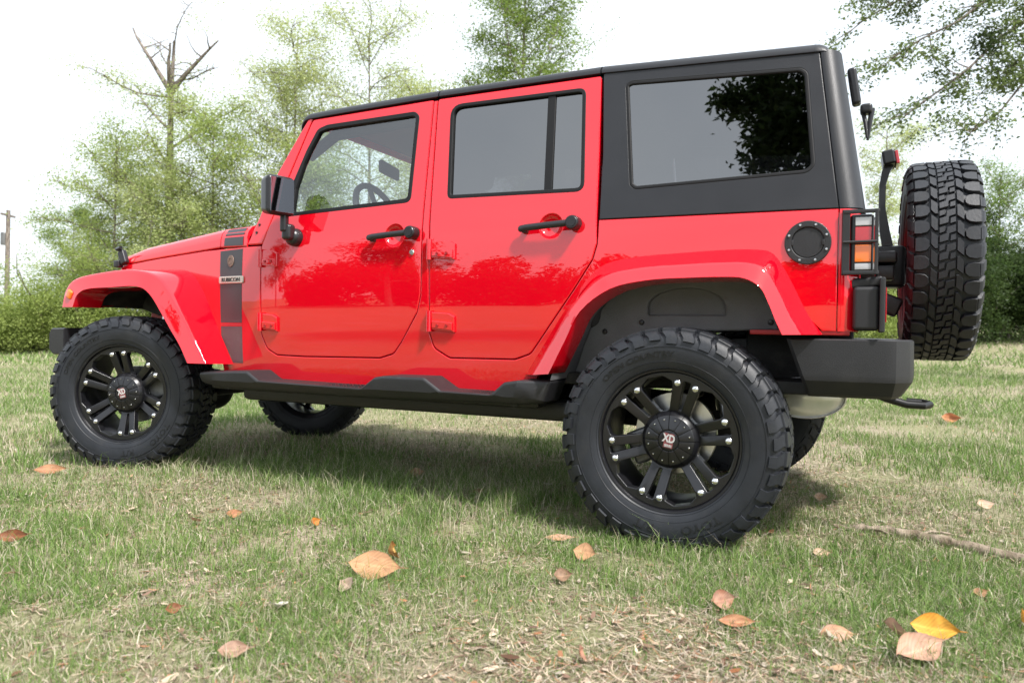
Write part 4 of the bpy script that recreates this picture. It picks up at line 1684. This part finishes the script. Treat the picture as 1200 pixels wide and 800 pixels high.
# ================================================================== trees and shrubs
def leaves(P, size, per, spread, cols, flat=.5, aspect=.55):
    """P: (n,3) clump centres -> folded leaf faces scattered round each"""
    P = np.asarray(P, float)
    n = len(P)*per
    c = np.repeat(P, per, 0)
    sp = spread if not hasattr(spread, '__len__') else np.repeat(np.asarray(spread), per)[:, None]
    c = c+rng.normal(0, 1, (n, 3))*sp*np.array([1, 1, .7])
    L = size*rng.uniform(.55, 1.3, n)[:, None]
    ax = rng.normal(0, 1, (n, 3)); ax[:, 2] = ax[:, 2]*flat-.15
    ax /= np.linalg.norm(ax, axis=1)[:, None]
    nn = rng.normal(0, 1, (n, 3)); nn[:, 2] += .8
    b = np.cross(ax, nn); b /= np.linalg.norm(b, axis=1)[:, None]+1e-9
    up = np.cross(b, ax)
    W = L*aspect*.5
    p0 = c-ax*L*.5; p2 = c+ax*L*.5-up*L*.10
    p1 = c+b*W+up*L*.08; p3 = c-b*W+up*L*.08
    V = np.stack([p0, p1, p2, p3], 1).reshape(-1, 3)
    F = np.arange(n*4).reshape(-1, 4)
    # clump colour + leaf colour: each leaf its own hue
    k = np.repeat(rng.uniform(0, 1, (len(P), 1)), per, 0)*.6+rng.uniform(0, 1, (n, 1))*.4
    col = np.array(cols[0])*(1-k)+np.array(cols[1])*k
    return V, F, np.repeat(col, 4, 0)

def crown(parent, parts, name='crown'):
    V = np.concatenate([p[0] for p in parts]); F = []; o = 0
    for p in parts:
        F.append(p[1]+o); o += len(p[0])
    return npmesh(name, V, np.concatenate(F), LEAFM, parent, tint=np.concatenate([p[2] for p in parts]))

LIME = ((.20, .28, .065), (.47, .55, .18))
YEL = ((.30, .37, .13), (.60, .64, .31))
MID = ((.12, .20, .050), (.32, .42, .12))
DRK = ((.030, .060, .018), (.085, .13, .035))

def branchwalk(p, dirn, length, n, wob, droop=0):
    pts = [np.array(p, float)]
    dirn = np.array(dirn, float)
    for i in range(n):
        dirn = dirn+rng.normal(0, wob, 3)+np.array([0, 0, -droop])
        dirn /= np.linalg.norm(dirn)
        pts.append(pts[-1]+dirn*length/n)
    return pts

def tree(label, x, y, H, tr, cols, nb, cz0, spread, leaf, per, cat='tree', group=None, bare=0, lean=(0, 0), name='tree', cl=.28, twigs=6, fork=False, density=1.0):
    """tapered trunk, limbs and twigs as one mesh, leaf faces hung on the twig ends"""
    z0 = float(hgt(x, y))-.05
    t = empty(name, (x, y, z0))
    tag(t, label, cat, group)
    m = MB()
    N = 12
    pts = []
    wx, wy = rng.uniform(0, 6, 2)
    for i in range(N+1):
        s_ = i/N
        pts.append(np.array([lean[0]*s_*H+.10*tr*8*math.sin(3*s_+wx)*s_, lean[1]*s_*H+.10*tr*8*math.sin(2.3*s_+wy)*s_, H*s_]))
    rad = [tr*(1.25 if i == 0 else 1)*(1-.82*(i/N)**.9) for i in range(N+1)]
    m.tube(pts, rad, 9)
    clumps = []; spr = []
    for k in range(nb):
        s_ = cz0+(1-cz0)*((k+rng.uniform(0, .9))/nb)
        s_ = min(s_, .99)
        i = s_*N; a = int(i); f = i-a
        p = pts[a]*(1-f)+pts[min(a+1, N)]*f
        az = k*2.4+rng.uniform(-.5, .5)
        up = rng.uniform(.05, .9)
        L = spread*(1.25-.55*s_)*rng.uniform(.6, 1.3)
        br = branchwalk(p, (math.cos(az), math.sin(az), up), L, 5, .16, -.02)
        rb = max(.012, tr*(1-.8*s_)*.42)
        m.tube(br, [rb*(1-.85*j/5)+.004 for j in range(6)], 6)
        isbare = s_ > 1-bare
        for q in range(twigs):
            j = rng.uniform(.25, 1)*5
            ja = min(int(j), 4)
            pb = br[ja]+(br[ja+1]-br[ja])*(j-ja)
            dv = rng.normal(0, 1, 3); dv[2] = dv[2]*.5+.25
            dv /= np.linalg.norm(dv)
            tw = branchwalk(pb, dv, L*.44*rng.uniform(.4, 1.1), 3, .25)
            m.tube(tw, [rb*.32+.003, rb*.22+.003, .004, .003], 4)
            if not isbare or rng.uniform() < .25:
                clumps += [tw[1], tw[2], tw[3]]
    if fork:
        for az, ln in ((.3, 2.2), (3.4, 1.9), (1.9, 1.3)):
            br = branchwalk(pts[-3], (math.cos(az)*.75, math.sin(az)*.75, 1), ln, 6, .10)
            m.tube(br, [tr*.36*(1-.8*j/6)+.006 for j in range(7)], 7)
            for j in (2, 3, 4, 5):
                dv = (math.cos(az+j), math.sin(az+j), .5)
                b2 = branchwalk(br[j], dv, .8, 4, .2)
                m.tube(b2, [.025, .018, .012, .008, .005], 5)
    m.build('trunk', BARK, t, ang=80, weighted=False, recalc=False, merge=1e-6)
    if clumps:
        clumps = np.array(clumps)
        crown(t, [leaves(clumps, leaf, max(1, int(per*density)), cl, cols)])
    return t

def shrub(label, x, y, H, wd, cols, n, leaf, per, group=None, name='shrub', dp=None, stems=9):
    z0 = float(hgt(x, y))-.03
    t = empty(name, (x, y, z0))
    tag(t, label, 'shrub', group)
    m = MB()
    dp = dp or wd
    cl = []
    ends = []
    for k in range(stems):
        az = rng.uniform(0, 6.28)
        L = H*rng.uniform(.55, 1.0)
        br = branchwalk((rng.uniform(-.2, .2)*wd, rng.uniform(-.2, .2)*dp, 0), (math.cos(az)*.5*wd/H, math.sin(az)*.5*dp/H, 1), L, 6, .18)
        m.tube(br, [.030*(1-.85*j/6)+.004 for j in range(7)], 6)
        ends += br[2:]
    m.build('stems', BARK, t, ang=80, weighted=False, recalc=False, merge=1e-6)
    ends = np.array(ends)
    # lobes of different size, piled unevenly; leaf clumps lie on and in each lobe
    P = []
    lobes = [(e, rng.uniform(.16, .36)*min(wd, H)) for e in ends[rng.choice(len(ends), min(len(ends), 24), replace=False)]]
    for _ in range(6):
        lobes.append((np.array([rng.uniform(-.5, .5)*wd, rng.uniform(-.5, .5)*dp, rng.uniform(.1, .35)*H]), .28*min(wd, H)))
    for i in range(n):
        e, rr_ = lobes[i % len(lobes)]
        v = rng.normal(0, 1, 3); v /= np.linalg.norm(v)
        q = e+v*rr_*rng.uniform(.55, 1.05)
        if q[2] > .05:
            P.append(q)
    crown(t, [leaves(np.array(P), leaf, per, .12, cols)], 'foliage')
    return t

# left background, from the picture's edge towards the hood
tree('tall old tree with forked bare top and thin pale leaves behind the hood', 15.97, -10.23, 8.4, .20, YEL, 15, .30, 1.9, 0.064, 22, bare=.14, fork=True, name='old_tree', cl=0.23, twigs=14)
tree('young slim tree with bright green leaves left of the old forked tree', 17.0, -9.3, 5.4, .06, LIME, 24, .22, 1.7, 0.057, 25, cl=0.18, twigs=15)
tree('small pine-like tree with tufted top above the front bumper', 20.6, -10.6, 4.2, .05, MID, 13, .40, 1.0, 0.053, 24, cl=0.13, twigs=14)
tree('leafy young tree growing close right of the old forked tree', 14.5, -10.3, 6.2, .06, LIME, 26, .22, 1.9, 0.061, 25, cl=0.19, twigs=15)
tree('thin pale yellow-green tree above the windshield frame', 13.3, -11.9, 8.7, .07, YEL, 30, .20, 2.0, 0.064, 20, cl=0.23, twigs=14)
tree('airy yellow-green tree behind the front roof panel', 11.6, -13.0, 8.9, .07, YEL, 30, .22, 2.1, 0.064, 20, cl=0.23, twigs=14)
tree('light green sapling seen just behind the front door roofline', 10.2, -13.8, 7.3, .06, YEL, 24, .25, 1.8, 0.064, 22, cl=0.23, twigs=14)
tree('fuller fresh green tree rising above the middle of the roof', 7.9, -15.0, 10.8, .10, ((.12, .20, .035), (.28, .36, .09)), 38, .35, 2.4, 0.071, 31, cl=0.20, twigs=17)
tree('slender tree seen through the front door window', 12.4, -11.6, 5.0, .05, LIME, 20, .2, 1.6, 0.061, 24, cl=0.18, twigs=14)
tree('pale open-crowned tree between the old forked tree and the windshield', 14.2, -12.6, 7.6, .06, YEL, 26, .25, 2.2, 0.061, 23, cl=0.20, twigs=13)
tree('light bushy-crowned tree left of the bright young tree', 18.6, -11.0, 5.0, .06, YEL, 20, .25, 1.8, 0.057, 23, cl=0.18, twigs=13)
tree('low spreading tree with pale leaves just behind the hood', 15.0, -9.8, 4.2, .05, YEL, 22, .25, 1.7, 0.057, 25, cl=0.18, twigs=15)
spots = [
    (19.9, -8.3, 1.9, 2.6, LIME, 'broad green shrub at the far left below the old fence'),
    (18.6, -8.9, 2.9, 2.4, LIME, 'bright green shrub in front of the bumper end'),
    (17.7, -9.6, 3.5, 2.6, LIME, 'tall bushy shrub left of the front fender'),
    (16.6, -9.9, 2.7, 2.4, LIME, 'yellow-green shrub behind the front wheel arch'),
    (15.2, -10.9, 2.9, 2.5, MID, 'mid green shrub behind the hood latch'),
    (13.8, -11.3, 2.8, 2.4, LIME, 'light shrub behind the wing mirror'),
    (12.2, -12.3, 3.0, 2.6, LIME, 'light green shrub glimpsed through the front door window'),
    (10.3, -13.4, 2.9, 2.6, MID, 'green shrub glimpsed behind the steering wheel'),
    (8.2, -14.6, 2.8, 2.8, MID, 'green shrub hidden behind the rear door'),
    (5.8, -16.0, 3.0, 2.8, MID, 'green shrub behind the quarter window'),
    (2.8, -17.8, 3.2, 3.0, MID, 'green shrub behind the hardtop'),
    (.2, -19.4, 2.9, 2.8, LIME, 'light shrub just behind the tailgate corner'),
    (-1.5, -20.2, 3.1, 2.6, LIME, 'light green shrub seen between tail lamp and spare tyre'),
    (-3.2, -21.3, 2.9, 2.6, DRK, 'dark shrub tight beside the spare tyre'),
    (-4.8, -22.0, 3.9, 2.6, DRK, 'tall dark ivy-covered shrub at the right edge'),
    (-6.6, -22.9, 4.4, 3.0, DRK, 'largest dark shrub beyond the right edge'),
]
for (x, y, h_, wd, c, lab) in spots:
    shrub(lab, x, y, h_, wd, c, 3000 if c is DRK else 1700, .075 if c is DRK else .060, 19, 'shrubs along the far side of the lawn', stems=12)
tree('wispy tree with hanging twigs right of the spare tyre', -4.4, -22.4, 4.9, .05, MID, 14, .5, 1.2, 0.064, 18, cl=0.19, twigs=13)
tree('pale thin tree rising behind the spare carrier', -1.3, -21.2, 6.4, .07, YEL, 18, .3, 1.4, 0.064, 19, cl=0.19, twigs=13)

# big tree whose limbs hang into the frame at the top right
def big_limbs():
    x, y = -6.6, -9.6
    z0 = float(hgt(x, y))
    t = empty('overhanging_tree', (x, y, z0))
    tag(t, 'large tree outside the right edge whose long drooping limbs hang above the spare tyre', 'tree')
    m = MB()
    m.tube([(0, 0, -.1), (.1, 0, 1.5), (.2, .1, 3.2), (.25, .1, 5.0), (.3, .2, 7.5), (.4, .2, 10)], [.38, .30, .26, .22, .17, .08], 12)
    cl = []
    tips = [((-.55, -7.7, 5.15), 3.9), ((-.95, -7.6, 4.55), 3.4), ((-1.15, -7.5, 3.75), 3.0), ((-.75, -7.7, 5.7), 4.6), ((-1.75, -7.9, 5.9), 4.9), ((-1.9, -7.5, 3.45), 2.9), ((-2.6, -8.2, 5.2), 4.1), ((-2.3, -7.9, 4.3), 3.4)]
    for (e, sz) in tips:
        e = np.array(e)-np.array((x, y, z0))
        s_ = np.array((.3, .2, 7.2+.35*(sz-3)-z0))
        mid = (s_*.45+e*.55)+np.array((0, 0, .30))
        br = spline([s_, mid, e], 6)
        br = [b+rng.normal(0, .035, 3)*(0 < i < len(br)-1) for i, b in enumerate(br)]
        n = len(br)
        m.tube(br, [.042*(1-.88*j/(n-1))+.004 for j in range(n)], 8)
        for q in range(42):
            j = rng.uniform(.30, 1.0)*(n-1)
            ja = min(int(j), n-2)
            pb = br[ja]+(br[ja+1]-br[ja])*(j-ja)
            along = (br[ja+1]-br[ja]); along /= np.linalg.norm(along)
            dv = along*.8+rng.normal(0, .7, 3); dv[2] = dv[2]*.6-.12
            dv /= np.linalg.norm(dv)
            tw = branchwalk(pb, dv, rng.uniform(.25, .75), 4, .2, .03)
            m.tube(tw, [.011, .008, .006, .004, .003], 4)
            cl += [tw[2], tw[3], tw[4]]
    m.build('trunk', BARK, t, ang=80, weighted=False, recalc=False, merge=1e-6)
    cl = np.array(cl)
    parts = [leaves(cl, .054, 34, .085, ((.07, .11, .035), (.22, .28, .10)))]
    # ball of moss / mistletoe
    c = np.array((-2.05, -7.35, 4.55))-np.array((x, y, z0))
    q = c+rng.normal(0, .10, (70, 3))
    crown(t, parts+[leaves(q, .05, 8, .05, ((.02, .035, .012), (.05, .075, .02)))])
big_limbs()

# behind the photographer: what the paint and the windows mirror
def magnolia():
    x, y = -2.6, 11.4
    t = empty('magnolia_tree', (x, y, 0))
    tag(t, 'broad dark glossy-leaved tree behind the photographer, mirrored in the quarter window', 'tree')
    m = MB()
    m.tube([(0, 0, -.1), (.05, -.1, 2.5), (.1, -.2, 5), (.1, -.3, 8), (.2, -.3, 9.6)], [.34, .27, .22, .14, .05], 12)
    lob = [((-1.0, 9.3, 8.0), 1.30), ((.35, 9.3, 8.15), .95), ((.05, 9.2, 7.25), .85), ((.7, 9.2, 6.95), .45), ((-.9, 9.3, 6.6), 1.0), ((.85, 9.25, 8.35), .42), ((1.35, 9.2, 8.1), .30), ((.75, 9.2, 7.55), .38), ((-.4, 9.3, 8.9), .8), ((-2.6, 9.9, 7.4), 1.5), ((-3.6, 10.6, 6.0), 1.4), ((-1.9, 9.8, 6.0), 1.1), ((-4.0, 11.6, 8.0), 1.6)]
    P = []
    o = np.array((x, y, 0))
    for c, rr_ in lob:
        c = np.array(c)-o
        br = spline([np.array((.1, -.2, c[2]-1.2)), (np.array((.1, -.2, c[2]-1.0))+c)/2, c], 5)
        m.tube(br, [.07*(1-.85*j/(len(br)-1))+.01 for j in range(len(br))], 7)
        k = int(170*rr_**2)+30
        v = rng.normal(0, 1, (k, 3)); v /= np.linalg.norm(v, axis=1)[:, None]
        P.append(c+v*rr_*rng.uniform(.35, 1.05, (k, 1)))
    m.build('trunk', BARK, t, ang=80, weighted=False, recalc=False, merge=1e-6)
    crown(t, [leaves(np.concatenate(P), .17, 8, .14, ((.018, .035, .012), (.05, .08, .025)), aspect=.45)])
magnolia()
for i, (x, y, h_, wd, lab) in enumerate([
        (8, 30, 4.2, 6.5, 'wide hedge-like shrub behind the photographer, furthest left'),
        (14, 31, 4.6, 7, 'dense shrub behind the photographer beyond the front of the vehicle'),
        (20, 31, 5.4, 7, 'tall shrub behind the photographer far beyond the hood'),
        (2, 31, 3.8, 7, 'low shrub behind the photographer opposite the rear door'),
        (-5, 32, 4.6, 7, 'shrub behind the photographer opposite the tailgate'),
        (27, 30, 5.4, 8, 'outermost shrub behind the photographer towards the front'),
        (-13, 31, 5.0, 8, 'outermost shrub behind the photographer towards the rear')]):
    shrub(lab, x, y, h_, wd, DRK, 2600, .26, 8, 'shrubs behind the photographer', stems=9, dp=3)
tree('round-topped tree behind the photographer, mirrored in the front door', 19.5, 27, 7.4, .2, DRK, 26, .3, 3.0, .28, 14, cl=.45)
tree('tall tree behind the photographer, mirrored in the front fender', 29, 25, 8.5, .2, DRK, 24, .3, 3.0, .28, 12, cl=.45)

# ---- far left: utility pole and grey board fence
def pole():
    x, y = 36.2, -17.85
    z0 = float(hgt(x, y))
    t = empty('utility_pole', (x, y, z0)); tag(t, 'thin grey utility pole with short crossarm at the far left', 'utility pole')
    m = MB()
    H = 6.2-z0
    m.tube([(0, 0, -.2), (-.05, 0, H*.5), (-.12, 0, H)], [.13, .11, .09], 12)
    m.build('post', BARK, t)
    m = MB()
    m.box((-.1, 0, H-.25), (.09, 1.1, .10), Matrix.Rotation(R(30), 3, 'Z'), bev=.01)
    m.build('crossarm', BARK, t)
    m = MB()
    m.lathe([(0, -.3), (.16, -.3), (.17, -.25), (.17, .25), (.15, .3), (0, .3)], 20, 'z', (.16, .0, H-1.35))
    m.build('transformer', CAST, t)
pole()
def boardfence():
    t = empty('board_fence', (25.5, -11.0, float(hgt(25.5, -11.0)))); tag(t, 'weathered grey board fence half hidden by shrubs at the far left', 'fence')
    e = Vector((.87, -.5, 0)).normalized()
    rotz = Matrix.Rotation(math.atan2(e.y, e.x), 3, 'Z')
    for k in range(3):
        m = MB()
        m.box(e*(-.6+2.4*k)+Vector((0, 0, 1.25)), (.12, .12, 2.5), rotz, bev=.01)
        m.build('post', BARK, t)
    m = MB()
    for j in range(13):
        m.box(e*(1.8)+Vector((0, .09, .22+.175*j)), (5.2, .025, .16), rotz, bev=.004)
    m.build('boards', BARK, t)
    m = MB()
    m.box(e*1.8+Vector((0, 0, 2.52)), (5.4, .2, .06), rotz, bev=.008)
    m.build('cap_rail', BARK, t)
boardfence()

# ---- fallen leaves, each its own thing
def leafmesh(L, W, curl, fold, twist, tint, tip=None):
    nu, nv = 26, 14
    V = []; T = []
    for i in range(nu+1):
        t = i/nu
        w_ = W*.5*(math.sin(math.pi*t**.9)**1.1*1.08 if 0 < t < 1 else .015)
        for j in range(nv+1):
            s_ = 2*j/nv-1
            x = (t-.5)*L
            y = w_*s_
            z = curl*L*((t-.5)*2)**2*.5+fold*W*.5*abs(s_)**1.5*math.sin(math.pi*t)+twist*L*(t-.5)*s_*.4
            V.append((x, y, z+.004))
            c = np.array(tint)
            if tip is not None:
                k = vnoise(t*4+L*90, s_*2.2+3, 5)
                c = c*(1-.75*k)+np.array(tip)*.75*k
            c = c*(.80+.45*vnoise(t*9+L*300, s_*4+7, 11))
            c = c*(1+.13*math.sin((t*11-abs(s_)*3.2)*2*math.pi))
            if abs(s_) < .10:
                c = c*1.3
            if abs(s_) > .93:
                c = c*.75
            z0_ = .05*W*(vnoise(t*5+L*77, s_*3, 3)-.5)*abs(s_)+.012*W*math.sin((t*11-abs(s_)*3.2)*2*math.pi)
            V[-1] = (V[-1][0], V[-1][1]*(1+.10*(vnoise(t*7+L*50, 2+np.sign(s_), 8)-.5)), V[-1][2]+z0_)
            T.append(c)
    # stalk
    b = len(V)
    F = []
    for i in range(nu):
        for j in range(nv):
            a = i*(nv+1)+j
            F.append((a, a+1, a+nv+2, a+nv+1))
    z = curl*L*.5+.004
    V += [(.5*L, -.0015, z), (.5*L, .0015, z), (.5*L+.14*L, .001, z+.01*L), (.5*L+.14*L, -.001, z+.01*L)]
    T += [np.array(tint)*.6]*4
    F.append((b, b+1, b+2, b+3))
    return np.array(V), np.array(F), np.array(T)
TAN = (.40, .215, .115); PINK = (.40, .255, .19); RUST = (.25, .085, .04); ORA = (.62, .25, .03); YELO = (.52, .31, .08); PALE = (.46, .37, .29); BRN = (.18, .10, .06)
# (x, y, length, width, heading, curl, fold, twist, colour, tip colour, tilt, label)
LV = [
    (3.15, 1.22, .15, .050, 20, .15, .3, .1, TAN, RUST, .35, 'tan leaf standing half upright in front of the front tyre'),
    (2.11, 2.02, .10, .045, 15, .5, .8, .2, RUST, BRN, .3, 'curled rust-brown leaf at the left edge of the lawn'),
    (1.76, 1.54, .075, .035, 150, .3, .4, .1, TAN, PINK, .2, 'tan leaf, left of a close pair between the wheels'),
    (1.69, 1.40, .065, .04, 30, .5, .6, 0, TAN, RUST, .2, 'humped orange-tan leaf, right of a close pair between the wheels'),
    (1.33, 1.34, .055, .035, 70, .6, .7, .2, ORA, RUST, .3, 'small curled orange-brown leaf below the front door'),
    (1.51, .30, .075, .05, 10, .4, .4, .2, TAN, PINK, .3, 'tan leaf in the shadow under the step bar'),
    (.77, 1.70, .185, .092, -16, .10, .12, .08, (.46, .25, .13), TAN, .26, 'largest tan magnolia leaf lying flat in the centre foreground'),
    (.83, 1.55, .075, .06, 100, .7, .9, .3, YELO, RUST, .5, 'crumpled yellow leaf behind the largest tan leaf'),
    (.75, 1.86, .075, .05, -55, .4, .5, .1, PALE, BRN, .2, 'pale leaf with dark rotted end touching the largest tan leaf'),
    (1.02, .52, .07, .03, 5, .4, .6, .2, RUST, BRN, .2, 'dark reddish leaf on bare soil under the rear door'),
    (.39, 1.06, .115, .034, 4, .10, .3, .05, TAN, PINK, .1, 'narrow tan leaf lying flat just left of the rear tyre'),
    (.23, 1.22, .085, .062, -30, .15, .2, .1, (.46, .26, .14), TAN, .3, 'oval tan leaf tilted up in front of the rear tyre'),
    (-.27, 1.47, .085, .055, 25, .3, .5, .2, PINK, RUST, .3, 'pinkish leaf, upper of two below the rear tyre on the right'),
    (-.33, 1.59, .10, .035, -3, .15, .5, .1, TAN, RUST, .2, 'narrow tan leaf, lower of two below the rear tyre on the right'),
    (-.58, 1.53, .095, .055, 0, -.25, -.3, .05, TAN, PINK, .1, 'arched tan leaf alone in the right foreground'),
    (-.71, 1.47, .085, .05, 105, .2, .4, .1, PINK, (.45, .24, .16), .45, 'pink-brown leaf with pointed tip standing left of the orange leaf'),
    (-.81, 1.43, .115, .07, -25, .2, .4, .2, ORA, (.62, .36, .06), .30, 'bright orange leaf with yellow veins in the right foreground'),
    (-.76, 1.59, .18, .075, 28, .15, .5, .1, (.42, .24, .16), PINK, .14, 'large pinkish-tan leaf in front of the bright orange leaf'),
    (-1.03, 1.24, .06, .055, 60, .4, .5, .2, ORA, YELO, .4, 'orange leaf cut by the right edge'),
    (-1.42, -4.30, .16, .09, -20, .6, .7, .3, (.60, .26, .13), RUST, .4, 'salmon-coloured curled leaf far behind on the lawn, right of the tow hook'),
    (-.51, .81, .065, .04, 5, .2, .4, .1, TAN, PALE, .15, 'faded tan leaf right of the rear tyre, before the stick'),
    (.73, 2.33, .075, .042, 15, .2, .4, .1, PINK, BRN, .2, 'pinkish leaf at the bottom edge, left foreground'),
    (1.08, 2.21, .045, .028, 40, .4, .6, .2, RUST, BRN, .3, 'little reddish-brown leaf in the left foreground grass'),
    (-.02, 1.98, .05, .04, 80, .3, .5, .2, PINK, RUST, .4, 'small upright pink-brown leaf at the bottom centre'),
    (.22, 1.47, .06, .045, 10, .4, .5, .2, BRN, (.26, .17, .11), .2, 'dark brown crumpled leaf in the centre foreground'),
    (-.96, 1.02, .06, .03, 20, .4, .6, .2, TAN, BRN, .2, 'brown-ended leaf in tall grass near the right edge'),
    (-1.16, -.35, .09, .05, 10, .3, .4, .1, PALE, TAN, .2, 'pale leaf beyond the fallen stick at the right'),
    (-.47, -.16, .06, .04, -20, .4, .5, .2, PALE, TAN, .3, 'pale curled leaf on the bare patch behind the rear tyre'),
    (-.11, .67, .12, .04, 3, .1, .3, .1, RUST, TAN, .05, 'dull orange-brown leaf lying flat in the shade of the rear tyre'),
]
for (x, y, L, W, hd, cl_, fo, tw, c, tip, tl, lab) in LV:
    V, F, T = leafmesh(L, W, cl_, fo, tw, c, tip)
    o = npmesh('dead_leaf', V, F, DEADL, tint=T, smooth=True)
    # headings are measured in the photographer's view: along the picture's horizontal
    tl = min(1.15, tl*2.3+.22)
    o.location = (x, y, float(hgt(x, y))+.008+abs(math.sin(tl))*W*.42)
    o.rotation_euler = (Matrix.Rotation(yaw+math.pi+R(hd), 3, 'Z') @ Matrix.Rotation(tl, 3, 'X')).to_euler()
    tag(o, lab, 'leaf', 'dead leaves scattered on the lawn')
# scraps of bleached litter
for (x, y, s_, lab) in ((.84, 2.06, .05, 'white torn scrap of bleached leaf in the left foreground'), (.79, .19, .05, 'whitish scrap of leaf under the rear door on the far side')):
    V, F, T = leafmesh(s_, s_*.8, .5, .5, .3, (.60, .57, .52), (.5, .43, .36))
    o = npmesh('leaf_scrap', V, F, DEADL, tint=T, smooth=True)
    o.location = (x, y, float(hgt(x, y))+.012)
    o.rotation_euler = (.2, 0, .5)
    tag(o, lab, 'leaf')
# fallen stick right of the rear tyre
def stick():
    P = [(-.54, .34), (-.65, .33), (-.77, .345), (-.91, .39), (-1.04, .46), (-1.22, .56), (-1.45, .66)]
    pts = [(p[0], p[1], float(hgt(*p))+.014) for p in P]
    pts = spline(pts, 4)
    pts = [q+rng.normal(0, .004, 3)*np.array((1, 1, .6)) for q in pts]
    n = len(pts)
    m = MB()
    m.tube([tuple(q) for q in pts], [(.007+.015*min(1, i/8))*(1+.18*math.sin(i*2.1)) for i in range(n)], 9)
    q = pts[10]
    m.tube([tuple(q), tuple(q+np.array((-.05, -.05, .015))), tuple(q+np.array((-.12, -.07, .01)))], [.008, .006, .004], 7)
    q = pts[5]
    m.tube([tuple(q), tuple(q+np.array((-.03, .05, .012))), tuple(q+np.array((-.08, .07, .006)))], [.007, .005, .003], 7)
    o = m.build('fallen_stick', TWIG, None, ang=60, weighted=False)
    tag(o, 'crooked grey-brown fallen stick lying in the grass right of the rear tyre', 'stick')
stick()
